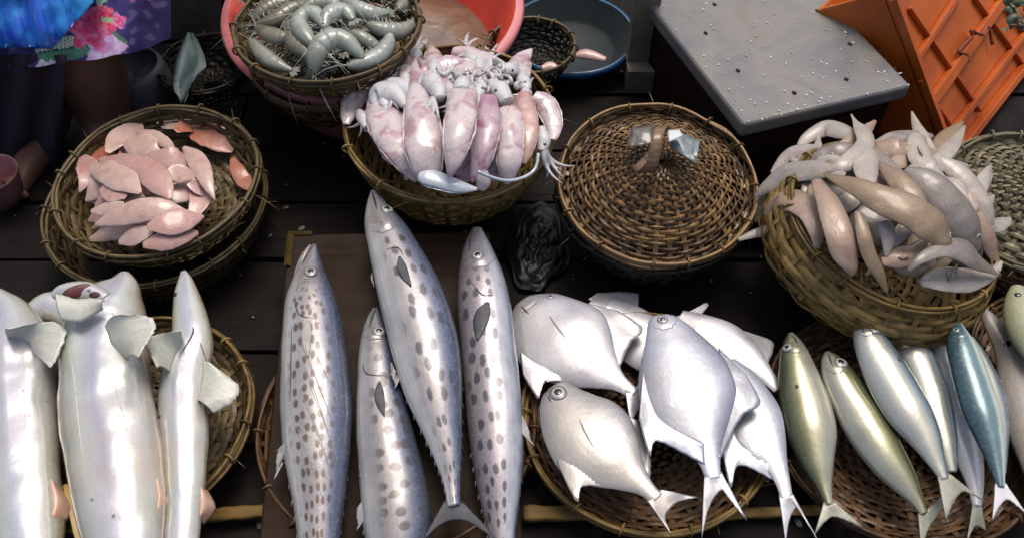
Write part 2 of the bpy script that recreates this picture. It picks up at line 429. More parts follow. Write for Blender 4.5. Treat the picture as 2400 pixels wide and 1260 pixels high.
# ------------------------------------------------------------------ baskets of woven strips
def path_at(path, s):
    d = [0]
    for a, b in zip(path, path[1:]): d.append(d[-1] + math.hypot(b[0]-a[0], b[1]-a[1]))
    x = s*d[-1]
    for i in range(len(path) - 1):
        if x <= d[i+1] + 1e-9:
            f = (x - d[i])/max(d[i+1]-d[i], 1e-9)
            return (path[i][0] + (path[i+1][0]-path[i][0])*f, path[i][1] + (path[i+1][1]-path[i][1])*f)
    return path[-1]
def basket(name, label, cat, rim_px, rim_z, r_px, shape, mat, group=None, tilt=(0, 0), rings=16, stakes=28, sw=1.0, amp=.0028, rough=1.0, seed=1, hoops=3, loose=5, wrap=14, cut=None, rimmat=None):
    """shape: (radius, height) steps in units of the rim radius, from the middle of the base to the rim"""
    rr = random.Random(seed); c = P(*rim_px, rim_z); Rm = r_px*mpp(c)
    ax = Vector((tilt[0], tilt[1], 1)).normalized(); rot = Vector((0, 0, 1)).rotation_difference(ax)
    H = shape[-1][1]*Rm; base = c - ax*H
    root = thing(name, label, cat, base, group, rot)
    path = [(a*Rm, b*Rm) for a, b in shape]
    sm = [path_at(path, i/40) for i in range(41)]
    for _ in range(3): sm = [sm[0]] + [tuple((sm[i-1][k] + 2*sm[i][k] + sm[i+1][k])/4 for k in (0, 1)) for i in range(1, 40)] + [sm[-1]]
    L = sum(math.hypot(b[0]-a[0], b[1]-a[1]) for a, b in zip(sm, sm[1:]))
    hw = L/rings*.5*sw
    for i in range(rings):
        s = (i + .5)/rings
        (r0, h0), (r1, h1) = path_at(sm, max(0, s - .02)), path_at(sm, min(1, s + .02))
        r, h = path_at(sm, s); tl = math.hypot(r1-r0, h1-h0) or 1; tr, th = (r1-r0)/tl, (h1-h0)/tl; nr, nh = th, -tr
        nseg = max(24, stakes*3); V, F = [], []
        off = Vector((i*.7, seed*2.3, 0)); ww = hw*rr.uniform(.72, 1.08)
        gap = rr.uniform(0, 6.28)
        for k in range(nseg):
            a = 2*math.pi*k/nseg
            wv = amp*math.cos(stakes/2*a + math.pi*i)
            nz = noise.noise(Vector((math.cos(a)*2.6, math.sin(a)*2.6, 0)) + off)*.5*hw*rough
            nz2 = noise.noise(Vector((math.cos(a)*5, math.sin(a)*5, 3)) + off)*.0016*rough
            ca, sa = math.cos(a), math.sin(a)
            tw = noise.noise(Vector((math.cos(a)*4, math.sin(a)*4, 7)) + off)*.5*rough
            for e, q in ((-1, 0), (0, 1), (1, 0), (0, -1)):
                rad = r + tr*(e*ww + nz) + nr*(q*.0013 + wv + nz2 + e*ww*tw*.5); hh = h + th*(e*ww + nz) + nh*(q*.0013 + wv + nz2 + e*ww*tw*.5)
                V.append(Vector((rad*ca, rad*sa, hh)))
        for k in range(nseg):
            k2 = (k+1) % nseg
            for e in range(4): F.append((k*4 + e, k*4 + (e+1) % 4, k2*4 + (e+1) % 4, k2*4 + e))
        link('cane_strip', mesh('cane_strip', V, F, False), mat, root, False)
    for k in range(stakes):
        a = 2*math.pi*k/stakes + rr.uniform(-.02, .02); pts = []
        for i in range(15):
            r, h = path_at(sm, i/14*.995); pts.append(Vector((r*math.cos(a), r*math.sin(a), h)))
        V, F = [], []; tgv = Vector((-math.sin(a), math.cos(a), 0)); rv = Vector((math.cos(a), math.sin(a), 0))
        for i, p in enumerate(pts):
            wd = min(.0042, .0012 + p.xy.length*.022)
            V += [p - tgv*wd - rv*.0008, p + tgv*wd - rv*.0008, p + tgv*wd + rv*.0008, p - tgv*wd + rv*.0008]
        for i in range(14):
            for e in range(4): F.append((i*4+e, i*4+(e+1) % 4, i*4+4+(e+1) % 4, i*4+4+e))
        link('stake', mesh('stake', V, F, False), mat, root, False)
    r, h = sm[-1]
    for q in range(hoops):
        pts = []; ro = rr.uniform(-.003, .004); ho = (q - 1)*.0045
        for k in range(90):
            a = 2*math.pi*k/90
            d = noise.noise(Vector((math.cos(a)*2, math.sin(a)*2, q*5 + seed)))*.004*rough
            pts.append(Vector(((r + ro + d)*math.cos(a), (r + ro + d)*math.sin(a), h + ho + d*.6)))
        link('rim_hoop', mesh('rim_hoop', *tube_data(pts, .0032, 5, closed=True)), rimmat or mat, root, False)
    for k in range(wrap):
        a = 2*math.pi*k/wrap + rr.uniform(-.1, .1); pts = []
        for i in range(11):
            t = 2*math.pi*i/10; pts.append(Vector(((r + .0085*math.cos(t))*math.cos(a + .02*math.sin(t/2)), (r + .0085*math.cos(t))*math.sin(a + .02*math.sin(t/2)), h + .0095*math.sin(t))))
        link('binding', mesh('binding', *tube_data(pts, .0022, 4, flat=1)), rimmat or mat, root, False)
    for k in range(loose):
        a = rr.uniform(0, 6.28); l = rr.uniform(.02, .06); p = Vector((r*math.cos(a), r*math.sin(a), h - rr.uniform(0, .02)))
        d = Vector((math.cos(a + rr.uniform(-1.3, 1.3)), math.sin(a + rr.uniform(-1.3, 1.3)), rr.uniform(-.4, .8))).normalized()
        pts = [p + d*l*t + Vector((0, 0, -.25*l*t*t)) for t in (0, .33, .66, 1)]
        link('loose_strand', mesh('loose_strand', *tube_data(pts, [.0012, .001, .0008, .0004], 4)), mat, root, False)
    root['rm'] = Rm
    return root
BOWL = [(.04, 0), (.35, 0), (.62, .03), (.8, .2), (.93, .45), (1, .68)]
TRAY = [(.04, 0), (.5, 0), (.85, .03), (.95, .08), (1, .16)]
DOME = [(.04, .36), (.25, .33), (.5, .24), (.75, .12), (.9, .03), (.96, 0), (1, .1)]

# ================================================================== SETTING
g = link('ground', mesh('ground', [(-60, -60, -.42), (60, -60, -.42), (60, 60, -.42), (-60, 60, -.42)], [(0, 1, 2, 3)]), DARKG); g['kind'] = 'structure'
fl = link('stall_floor', mesh('stall_floor', *box_data(Vector((0, .25, -.06)), Vector((1.75, 0, 0)), Vector((0, 1.15, 0)), Vector((0, 0, .03))), False), PLANK); fl['kind'] = 'structure'
y = -.9; i = 0
while y < 1.38:
    wd = R.uniform(.13, .2); x0 = -1.74
    for x1 in ((-.3 + R.uniform(-.3, .3)), 1.74):
        v, f = box_data(Vector(((x0 + x1)/2, y + wd/2, -.013 + R.uniform(-.003, .003))), Vector(((x1-x0)/2 - .003, 0, 0)), Vector((0, wd/2 - .004, 0)), Vector((0, 0, .012)))
        bevel(link('plank', mesh('plank', v, f, False), PLANK, fl)); x0 = x1
    y += wd
for sx in (-1.6, 0, 1.6):
    for sy in (-.8, 1.3):
        v, f = box_data(Vector((sx, sy, -.255)), Vector((.04, 0, 0)), Vector((0, .04, 0)), Vector((0, 0, .163)))
        link('trestle_leg', mesh('trestle_leg', v, f, False), PLANK, fl)
#@@PARTS
# ================================================================== BACK ROW
PINKP = simple('pink_plastic', (.60, .21, .20), (.48, .15, .16), .32, scale=8, coat=.3)
REDP = simple('red_plastic', (.62, .07, .035), (.45, .045, .03), .35, scale=8, coat=.3)
BLUEP = simple('blue_plastic', (.012, .085, .19), (.01, .06, .14), .4, coat=.2)
GREENP = simple('dark_green_plastic', (.005, .011, .011), (.008, .016, .016), .7)
def tub(name, label, rim_px, z, rpx, depth, mo, mi, taper=.78, lip=.012, group=None):
    c = P(*rim_px, z); r = rpx*mpp(c); base = c - Vector((0, 0, depth))
    root = thing(name, label, 'tub', base, group)
    rb = r*taper
    outer = [(.001, 0), (rb*.96, 0), (rb, .012), (r*.97, depth*.9), (r*1.0, depth - lip), (r*1.035, depth - lip*.8), (r*1.045, depth), (r*1.03, depth + lip*.7), (r*.985, depth + lip*.7)]
    inner = [(r*.985, depth + lip*.7), (r*.955, depth), (rb*.955, .02), (rb*.9, .012), (.001, .012)]
    link('tub_shell', mesh('tub_shell', *lathe_data(outer, 96, .006)), mo, root, False)
    link('tub_lining', mesh('tub_lining', *lathe_data(inner, 96, .006)), mi, root, False)
    root['r'] = r
    return root, base, r
t1, tb, tr = tub('plastic_tub', 'large pink plastic tub with red inside half full of murky water', (877, 15), .17, 338, .17, PINKP, REDP)
WAT = NT('murky_water'); WAT.bump(WAT.noise(9, 3, dist=1.5), .5, .02)
WATER = WAT.fin(WAT.mix(WAT.ramp(WAT.noise(7, 4, dist=2), [(.4, 0), (.65, 1)]), (.14, .095, .06), (.22, .16, .11)), .06, .5, coat=.5)
pts = [(.001, .06), (tr*.5, .0605), (tr*.8, .06), (tr*.8, .055), (.001, .055)]
wo = link('tub_water', mesh('tub_water', *lathe_data(pts, 72)), WATER); wo.location = tb; wo['kind'] = 'stuff'
basket('dark_basket', 'dark open cane basket with frayed rim beside the pink tub', 'basket', (1245, 108), .11, 100, BOWL, CANE_BLACK, rings=14, seed=31, loose=12, rimmat=CANE_OLIVE)
t2, tb2, tr2 = tub('plastic_tub', 'dark tub with bright blue rim behind the frayed dark basket', (1338, 82), .05, 146, .055, BLUEP, GREENP, lip=.01)

# stone slab with fish scales on a dark block
def quad_prism(pts, thick, mat, name, parent, bev=.004):
    top = [Vector(p) for p in pts]; V = top + [p - Vector((0, 0, thick)) for p in top]
    F = [(0, 1, 2, 3), (7, 6, 5, 4)] + [(i, i+4, (i+1) % 4 + 4, (i+1) % 4) for i in range(4)]
    F = [f[::-1] for f in F]
    return bevel(link(name, mesh(name, V, F, False), mat, parent), bev, 3)
ST = NT('grey_stone')
STONE = ST.fin(ST.mix(ST.ramp(ST.noise(90, 5), [(.45, 0), (.75, .3)]), ST.ramp(ST.noise(7, 6, .6, dist=.6), [(.3, (.075, .08, .092)), (.48, (.13, .128, .125)), (.6, (.17, .155, .135)), (.75, (.14, .115, .09))]), (.10, .10, .105)), ST.ramp(ST.noise(12, 4), [(.35, .3), (.7, .6)]), .5, coat=.15)
ZS = .2
a, b, c, d = P(1742, 292, ZS), P(2138, 200, ZS), P(1890, -60, ZS), P(1490, -30, ZS)
sl_c = (a + b + c + d)/4
slab = thing('cutting_slab', 'thick grey stone cutting slab scattered with fish scales beside the orange crate', 'stone slab', sl_c - Vector((0, 0, .04)))
quad_prism([a, b, c, d], .034, STONE, 'slab_stone', slab, .008)
SCALE_M = simple('fish_scale', (.62, .65, .67), (.4, .42, .45), .35)
lst = []; rr = random.Random(5)
for i in range(300):
    u_, v_ = rr.random(), rr.random()**1.3
    p = a.lerp(b, u_).lerp(d.lerp(c, u_), v_) + Vector((0, 0, .0015))
    n_ = Vector((rr.uniform(-.5, .5), rr.uniform(-.5, .5), 1)).normalized(); s_ = rr.choice((.0007, .0009, .0011, .0014, .0022))
    lst.append(disc_data(p, n_, s_, .25, 7, 2))
so_ = link('fish_scales', mesh('fish_scales', *join(lst)), SCALE_M); so_['kind'] = 'stuff'
for i, (x, y) in enumerate(((1730, 165), (1862, 217), (1654, 77), (1992, 103), (1984, 185), (1916, 25), (1675, 10))):
    p = P(x, y, ZS + .002)
    tag(link('dirt_speck', mesh('dirt_speck', *disc_data(p, Vector((.1, .1, 1)).normalized(), .0032, .5, 7, 3, 1.6)), BLACKP), 'tiny black speck lying on the grey stone slab', 'speck', 'black specks on the slab')
blk = thing('chopping_block', 'dark heavy wooden block under the grey stone slab', 'block', sl_c - Vector((0, 0, ZS)))
ins = [p.lerp(sl_c, .07) - Vector((0, 0, .037)) for p in (a, b, c, d)]
quad_prism(ins, ZS - .04, BOARD, 'block_body', blk, .01)
BEIGE = simple('beige_plastic', (.17, .15, .105), (.11, .095, .065), .5)
# beige box post beside the slab
pc = P(1505, 150, .08); pst = thing('plastic_stand', 'dirty beige plastic stand with a slot standing left of the stone slab', 'stand', Vector((pc.x, pc.y + .02, 0)))
bx = lambda c, x, y, z: box_data(Vector(c), Vector((x, 0, 0)), Vector((0, y, 0)), Vector((0, 0, z)))
bevel(link('stand_column', mesh('stand_column', *bx((pc.x, pc.y + .05, .15), .026, .02, .15), False), BEIGE, pst))
bevel(link('stand_foot', mesh('stand_foot', *bx((pc.x + .002, pc.y + .03, .03), .029, .03, .03), False), BEIGE, pst))
bevel(link('stand_bracket', mesh('stand_bracket', *bx((pc.x + .04, pc.y + .05, .12), .013, .012, .045), False), BEIGE, pst))
link('stand_slot', mesh('stand_slot', *bx((pc.x + .04, pc.y + .036, .125), .006, .004, .028), False), BLACKP, pst)

# orange crate
ORANGE = simple('orange_plastic', (.52, .115, .010), (.38, .07, .007), .42, scale=9, coat=.2, bump=.1)
ORANGE_D = simple('orange_plastic_stain', (.16, .035, .015), (.22, .05, .02), .5)
A = P(2222, 372, .02); B_ = P(2460, 70, .02); X = (B_ - A).normalized()
lo, hi = .2, 6.0; d_ = ray(2078, -20)
tt = (A - CAM).dot(X)/d_.dot(X); Cc = CAM + d_*tt
Yv = Cc - A; Hh = Yv.length; Yv.normalize(); Zv = X.cross(Yv).normalized()
if Zv.dot(CAM - A) < 0: Zv = -Zv
W_ = .62; D_ = .15
crate = thing('plastic_crate', 'bright orange ribbed plastic crate tipped on its side behind the brown fish basket', 'crate', A)
def cbox(name, x0, x1, y0, y1, z0, z1, mat=ORANGE, bev=.003):
    c = A + X*(x0 + x1)/2 + Yv*(y0 + y1)/2 + Zv*(z0 + z1)/2
    return bevel(link(name, mesh(name, *box_data(c, X*(x1-x0)/2, Yv*(y1-y0)/2, Zv*(z1-z0)/2), False), mat, crate), bev)
cbox('side_panel', 0, W_, 0, Hh, -.008, 0)
cbox('end_panel', 0, .008, 0, Hh, -D_, -.009); cbox('end_panel', W_ - .008, W_, 0, Hh, -D_, -.009)
cbox('base_panel', 0, W_, -.009, -.001, -D_, 0)
cbox('side_panel', .009, W_ - .009, 0, Hh, -D_, -D_ + .008)
def face(px, py):
    dd = ray(px, py); t_ = (A - CAM).dot(Zv)/dd.dot(Zv); q = CAM + dd*t_ - A
    return q.dot(X), q.dot(Yv)
def rib(p0, p1, wd, hgt):
    x0, y0 = face(*p0); x1, y1 = face(*p1); a0 = A + X*x0 + Yv*y0; a1 = A + X*x1 + Yv*y1
    dirv = (a1 - a0); L = dirv.length; dirv.normalize(); sv = dirv.cross(Zv)
    c = (a0 + a1)/2 + Zv*(hgt/2 + .0005)
    bevel(link('rib', mesh('rib', *box_data(c, dirv*L/2, sv*wd/2, Zv*hgt/2), False), ORANGE, crate), .0015)
for p0, p1, wd, hg in (((2085, 0), (2222, 372), .012, .016), ((2222, 372), (2440, 95), .014, .02), ((2209, 330), (2420, 45), .012, .014), ((2176, 240), (2345, 0), .022, .013), ((2140, 140), (2240, -10), .012, .012),
                       ((2125, 20), (2290, 262), .006, .010), ((2275, -8), (2400, 165), .006, .010), ((2150, 190), (2262, 352), .006, .009), ((2330, -10), (2440, 140), .006, .010)):
    rib(p0, p1, wd, hg)
st_ = [(2253, 148), (2252, 132), (2232, 124), (2258, 95), (2266, 88), (2262, 74), (2276, 82), (2290, 84), (2296, 68), (2306, 72), (2312, 108)]
q = []
for x, y in catmull(st_, 40):
    fx, fy = face(x, y); q.append(A + X*fx + Yv*fy + Zv*.012)
tube('star_outline', q, .0042, ORANGE_D, crate, 6, flat=.6)
GRN = simple('green_leaves', (.04, .07, .035), (.09, .11, .07), .5)
lf = []
for i in range(60):
    p = P(2375 + rr.uniform(-22, 50), 25 + rr.uniform(-60, 38), .26) + Vector((0, 0, rr.uniform(-.01, .02)))
    lf.append(disc_data(p, Vector((rr.uniform(-1, 1), rr.uniform(-1, 1), 1)).normalized(), rr.uniform(.006, .014), .2, 8, 2, rr.uniform(.4, 1)))
og = link('herb_bunch', mesh('herb_bunch', *join(lf)), GRN); tag(og, 'grey green bunch of wet leaves above the orange crate', 'herbs')
RED_D = simple('maroon_plastic', (.12, .02, .018), (.08, .014, .014), .45)
tub('maroon_tub', 'dark red plastic tub between the lidded basket and the brown fish', (1835, 395), .06, 95, .08, RED_D, RED_D, lip=.006)

# woven things of the middle row
basket('cane_basket', 'upturned olive cane basket stacked under the basket of grey shrimp', 'basket', (775, 132), .19, 180, BOWL, CANE_BROWN, rings=14, seed=3, loose=3)
SHB = basket('cane_basket', 'olive cane basket heaped with grey shrimp resting on the pink tub', 'basket', (768, 55), .27, 216, [(.04, 0), (.4, 0), (.75, .04), (.9, .2), (1, .42)], CANE_OLIVE, rings=15, seed=4, loose=9, amp=.0035)
basket('cane_basket', 'wide dark cane basket holding up the basket of pink fillets', 'basket', (366, 472), .085, 252, BOWL, CANE_DARK if 0 else CANE_OLIVE, rings=17, seed=5, loose=6, group=None)
LB = basket('cane_basket', 'olive cane basket holding pink fish fillets at the left', 'basket', (369, 418), .15, 234, [(.04, 0), (.4, 0), (.7, .03), (.85, .15), (.95, .32), (1, .48)], CANE_OLIVE, rings=17, seed=6, loose=7, tilt=(-.02, -.04), rough=1.4)
SQB = basket('cane_basket', 'yellow brown cane basket piled with pale squid', 'basket', (1057, 280), .19, 250, [(.04, 0), (.4, 0), (.62, .03), (.78, .2), (.92, .5), (1, .8)], CANE_YELLOW, rings=17, seed=8, tilt=(.02, -.06), loose=4, rough=1.3, amp=.0022)
LBB = basket('cane_basket', 'dark cane basket covered by the domed woven lid', 'basket', (1533, 455), .12, 226, BOWL, CANE_BLACK, rings=17, seed=9, loose=9)
LID = basket('basket_lid', 'domed wet brown woven lid with a loop handle on a dark basket', 'basket lid', (1540, 425), .155, 228, [(a_, b_*1.25) for a_, b_ in DOME], CANE_DARK, rings=26, stakes=34, seed=10, loose=6, tilt=(0, -.13), amp=.0048, rough=1.9, sw=.86)
BB = basket('cane_basket', 'deep tilted yellow cane basket overflowing with brown fish', 'basket', (2092, 520), .19, 250, [(.04, 0), (.6, 0), (.98, .03), (1.12, .16), (1.12, .36), (1, .61)], CANE_YELLOW, rings=22, seed=11, tilt=(.17, -.03), loose=5, rough=1.5)
RBB = basket('cane_basket', 'brown cane basket under the greenish woven lid at the right edge', 'basket', (2415, 530), .09, 185, BOWL, CANE_BROWN, rings=15, seed=12)
RB = basket('basket_lid', 'grey green woven palm lid cut off by the right edge', 'basket lid', (2410, 470), .14, 196, DOME, CANE_GREY, rings=16, stakes=30, seed=13, tilt=(0, -.13), amp=.005, rough=1.4, loose=3)
# lid handle and scraps
HND = cane('handle_cane', (.10, .05, .02), (.2, .12, .06), (.28, .19, .1), rough=.3, coat=.5)
def strap(name, pts, wd, th, mat, parent, side=Vector((1, 0, 0))):
    pts = [Vector(p) for p in pts]; g = []
    for p in pts: g.append([p - side*wd/2, p - side*wd*.2, p + side*wd*.2, p + side*wd/2])
    return sheet(name, g, th, mat, parent)
hp = [P(1520, 405, .24), P(1532, 375, .262), P(1540, 325, .285), P(1548, 300, .282), P(1556, 296, .268), P(1562, 310, .245)]
strap('handle', [Vector(p) for p in catmull([tuple(x) for x in hp], 14)], .019, .003, HND, LID)
hp = [P(1488, 400, .238), P(1520, 368, .25), P(1545, 335, .262)]
strap('handle_strip', [Vector(p) for p in catmull([tuple(x) for x in hp], 8)], .014, .002, HND, LID, Vector((.5, -.8, 0)).normalized())
SCRAP_W = simple('white_scrap', (.62, .63, .63), (.5, .52, .53), .4)
SCRAP_G = simple('grey_plastic_film', (.10, .13, .14), (.15, .19, .2), .3, coat=.4, bump=.9, bscale=90)
SCRAP_D = simple('murky_plastic_film', (.05, .045, .035), (.09, .085, .07), .3, coat=.4, bump=.9, bscale=90)
def scrap(name, label, pts, z, mat, cat='plastic scrap', th=.0015, up=.01):
    (a0, a1), (b0, b1) = pts
    g = []
    for i in range(7):
        row = []
        for j in range(7):
            fx, fy = i/6, j/6
            x = (a0[0]*(1-fx) + a1[0]*fx)*(1-fy) + (b0[0]*(1-fx) + b1[0]*fx)*fy
            y_ = (a0[1]*(1-fx) + a1[1]*fx)*(1-fy) + (b0[1]*(1-fx) + b1[1]*fx)*fy
            zz = z(x, y_) if callable(z) else z
            row.append(P(x, y_, zz + up*noise.noise(Vector((x*.03, y_*.03, 1)))))
        g.append(row)
    return tag(sheet(name, g, th, mat, None), label, cat)
scrap('plastic_scrap', 'crumpled grey clear film right of the lid handle', [((1566, 300), (1570, 345)), ((1640, 330), (1632, 385))], .246, SCRAP_G, up=.012)
scrap('plastic_scrap', 'small white torn scrap against the lid handle', [((1564, 306), (1568, 334)), ((1592, 305), (1600, 318))], .262, SCRAP_W, up=.004)
scrap('plastic_scrap', 'murky film scrap left of the lid handle', [((1480, 300), (1470, 345)), ((1530, 290), (1534, 340))], .246, SCRAP_D, up=.012)
# black wet box and black sheet between the baskets
v, f = box_data(P(1800, 505, .03), Vector((.06, 0, 0)), Vector((0, .045, 0)), Vector((0, 0, .03)))
tag(bevel(link('black_box', mesh('black_box', v, f, False), BLACKP), .006), 'small wet black plastic box between the lidded basket and brown fish', 'box')
g = []
for i in range(30):
    row = []
    for j in range(40):
        a_ = 2*math.pi*j/39; r_ = (i/29)*(1 + .3*noise.noise(Vector((math.cos(a_)*1.7, math.sin(a_)*1.7, 2))))
        x = 1258 + 72*r_*math.cos(a_); y_ = 575 + 100*r_*math.sin(a_)
        row.append(P(x, y_, .006 + .010*max(0, 1 - r_**4) + .010*abs(noise.noise(Vector((x*.045 + y_*.02, y_*.03, 4)))) + .006*abs(noise.noise(Vector((x*.1, y_*.07 - x*.05, 9))))))
    g.append(row)
tag(sheet('black_bag', g, .002, BLACKP, None), 'crumpled shiny black plastic bag between squid basket and lidded basket', 'plastic bag')
# ================================================================== FRONT CRATES AND TRAYS
# brown board on which the spotted fish lie: it slopes down towards the front
def ZB(x, y): return .105 - .055*(min(max(y, 500), 1500) - 540)/720
brd = thing('sloping_board', 'dark brown sloping board carrying the four spotted fish', 'board', P(930, 900, .03))
cr = [P(676, 548, .105), P(1148, 542, .105), P(1232, 1330, .045), P(600, 1330, .045)]
quad_prism([cr[3], cr[2], cr[1], cr[0]], .03, BOARD, 'board_plank', brd, .004)
EDGE = wood('worn_yellow_wood', (.12, .085, .02), (.06, .04, .014), .6)
v, f = tube_data([cr[0] + Vector((.004, -.004, .002)), cr[0].lerp(cr[3], .12) + Vector((.004, 0, .002))], .006, 4)
link('worn_edge', mesh('worn_edge', v, f, False), EDGE, brd)
v, f = tube_data([cr[0] + Vector((.0, 0, .002)), cr[0].lerp(cr[1], .12) + Vector((0, 0, .002))], .004, 4)
link('worn_edge', mesh('worn_edge', v, f, False), EDGE, brd)
def strip(label, x0, y0, x1, y1, z, wd, th=.012, mat=PALE):
    a_, b_ = P(x0, y0, z), P(x1, y1, z); dv = (b_ - a_); L = dv.length; dv.normalize(); sv = Vector((-dv.y, dv.x, 0))
    n_ = 26; g_ = []
    for i in range(n_):
        p = a_ + dv*L*i/(n_-1); k_ = 1 + .25*noise.noise(Vector((i*.35, x0, y0)))
        g_.append([p + sv*wd*k_*q_ + Vector((0, 0, .002*noise.noise(Vector((i*.5, q_*2, x0))))) for q_ in (-.5, -.3, 0, .3, .5)])
    return tag(sheet('wooden_strip', g_, th, mat, None), label, 'wood strip')
strip('pale split wooden strip under the pomfret tray', 1228, 1203, 1560, 1200, .02, .02)
strip('thin pale strip right of the pomfret tray', 1550, 1212, 1960, 1192, .016, .014)
strip('pale wooden strip at the left of the sloping board', 425, 1212, 700, 1190, .02, .018)
basket('cane_tray', 'brown cane tray showing past both sides of the sloping board', 'tray', (932, 985), .05, 322, TRAY, CANE_BROWN, rings=20, stakes=36, seed=21, loose=4)
basket('cane_tray', 'round cane tray holding the white sharks', 'tray', (305, 975), .075, 276, TRAY, CANE_OLIVE, rings=16, stakes=32, seed=22, loose=6, rimmat=CANE_YELLOW)
basket('cane_tray', 'brown cane tray holding the silver pomfrets', 'tray', (1515, 975), .055, 284, TRAY, CANE_BROWN, rings=20, stakes=36, seed=23, loose=4, rimmat=CANE_YELLOW)
basket('cane_tray', 'brown cane tray holding the small mackerels', 'tray', (2110, 985), .06, 305, TRAY, CANE_BROWN, rings=22, stakes=38, seed=24, loose=6, rough=1.5)
basket('cane_tray', 'dark cane tray holding the grey ray at the right edge', 'tray', (2560, 900), .05, 270, TRAY, CANE_DARK, rings=16, stakes=32, seed=25)

# ================================================================== SPOTTED FISH
FIN_D = simple('dark_fin', (.018, .02, .026), (.045, .05, .058), .55, scale=60)
FIN_L = simple('pale_fin', (.38, .36, .34), (.26, .25, .24), .5, scale=60)
FIN_G = simple('grey_fin', (.36, .345, .32), (.42, .40, .38), .5, scale=60)
GCOV = simple('gill_edge_grey', (.20, .18, .17), (.28, .26, .25), .4)
FIN_W = simple('white_fin', (.60, .60, .62), (.50, .51, .55), .35, scale=50, coat=.3)
SV = [(0, (.58, .59, .57)), (.16, (.50, .50, .48)), (.3, (.33, .315, .30)), (.58, (.31, .285, .285)), (.72, (.19, .21, .28)), (.84, (.07, .11, .20)), (1, (.025, .045, .09))]
UR = [(0, (.55, .58, .6)), (.1, (.72, .74, .74)), (.2, (.8, .76, .70)), (.26, (1, 1, 1)), (1, (.96, .96, .97))]
SPA = skin('spotted_skin_fine', SV, UR, (36, 8, .32, (.085, .06, .045), .9, .2, .78), rough=.3, metal=.3, coat=.3, var=.3)
SPB = skin('spotted_skin_barred', [(p, tuple(c*.85 for c in k)) for p, k in SV], UR, (26, 3.4, .33, (.06, .05, .048), .88, .34, .85), rough=.3, metal=.3, coat=.3, var=.3)
SPC = skin('spotted_skin_round', [(p, tuple(min(1, c*1.1) for c in k)) for p, k in SV], UR, (18, 4.6, .27, (.065, .06, .072), .9, .3, .86), rough=.28, metal=.3, coat=.3, var=.3)
SPD = skin('spotted_skin_side_lit', [(0, (.14, .12, .12)), (.2, (.19, .165, .165)), (.45, (.28, .24, .26)), (.62, (.36, .34, .37)), (.78, (.54, .56, .60)), (.9, (.42, .47, .54)), (1, (.15, .2, .28))],  # side light painted into the ramp: left shaded, right lit
           [(0, (.4, .42, .45)), (.12, (.55, .58, .62)), (.22, (.75, .74, .74)), (.3, (1, 1, 1)), (1, (.95, .95, .96))], (22, 5, .30, (.04, .036, .042), .92, .1, .68), rough=.27, metal=.3, coat=.35, var=.3)
def spotted(label, spine, mat, zl, eye_at, er, gill, mouth, pect, extra=(), tail=None, seed=0, pmat=FIN_D, lines=()):
    z = lambda x, y: ZB(x, y) + zl(y)
    B = loft(spine, z, n=90, m=26, thick=.66, k=.25, xe=.95, gill=gill, lump=.022, seed=seed)
    root = thing('spotted_fish', label, 'fish', B.c[40], 'spotted fish on the sloping board')
    put(B, 'body', mat, root)
    eye(B, *eye_at, er, root)
    gill_arc(B, gill, .045, GCOV, root, .0014); gill_arc(B, gill - .05, .04, GCOV, root, .0008)
    line(B, 'mouth', mouth, 2.6, SLIT, root)
    for l_ in lines: line(B, 'gill_slit', l_, 1.8, SLIT, root, .0)
    a_, b_ = pect[0]; q_ = pect[1]; q0 = ((a_[0] + b_[0])/2, (a_[1] + b_[1])/2); q1 = q_[1] if len(q_) > 1 else q_[0]
    leaf(B, 'pectoral_fin', q0, (q1[0] + (q1[0]-q0[0])*.05, q1[1] + (q1[1]-q0[1])*.05), math.hypot(a_[0]-b_[0], a_[1]-b_[1])*.8, pmat, root, (.0002, .003), 5, 16, 11, .4, .0008)
    for nm, b_, t_, m_ in extra: fin(nm, b_, t_, -.002, .003, m_, root, B, rays=10, jag=.3)
    if tail:
        zt = z(*tail[0][0]); fin('tail_fin', tail[0], tail[1], zt, zt - .004, FIN_D, root, None, 34, 9, .03, .003)
    # finlets run along both edges of the rear half
    for side in (-1, 1):
        vs, fs = [], []
        for i in range(58, 88, 3):
            S, N, (wl, wr, t) = B.s[i], B.n[i], B.w[i]; e_ = wr if side > 0 else wl; c_ = B.c[i]; T = (B.c[i+1] - B.c[i-1]).normalized()
            b0 = c_ + S*side*e_*.97 - T*.006; b1 = c_ + S*side*e_*.97 + T*.004; tp = c_ + S*side*(e_ + .0008) + T*.010
            n0 = len(vs); vs += [b0 + N*.001, b1 + N*.001, tp, b0 - N*.001, b1 - N*.001]; fs += [(n0, n0+1, n0+2), (n0+4, n0+3, n0+2), (n0+3, n0, n0+2), (n0+1, n0+4, n0+2)]
        link('finlets', mesh('finlets', vs, fs, False), FIN_L if side < 0 else FIN_D, root)
    return B
BA = spotted('finely spotted fish at the left, jaws parted, side scored with pale scratches',
        [(737, 573, 5), (733, 600, 18), (728, 640, 35), (727, 690, 56), (731, 750, 68), (737, 850, 79), (741, 950, 85), (743, 1040, 81), (747, 1140, 67), (748, 1240, 53), (747, 1350, 38), (742, 1450, 22), (740, 1520, 10)],
        SPA, lambda y: .038, (728, 636), 13, .205, [(737, 572), (722, 592), (708, 622)], ([(716, 752), (730, 748)], [(712, 800), (722, 832), (735, 815)]),
        [('pelvic_fin', [(668, 1035), (662, 1085)], [(642, 1060), (640, 1128)], FIN_L)], seed=1, pmat=FIN_L, lines=[[(690, 690), (700, 735), (735, 745)], [(684, 760), (682, 850), (680, 940)]])
A_ = bpy.data.objects['spotted_fish']
JB = loft([(728, 574, 3), (719, 590, 7), (710, 610, 10), (702, 640, 12), (694, 680, 12), (690, 720, 6)], lambda x, y: ZB(x, y) + .034, n=24, m=12, thick=.9, lump=.03, seed=61)
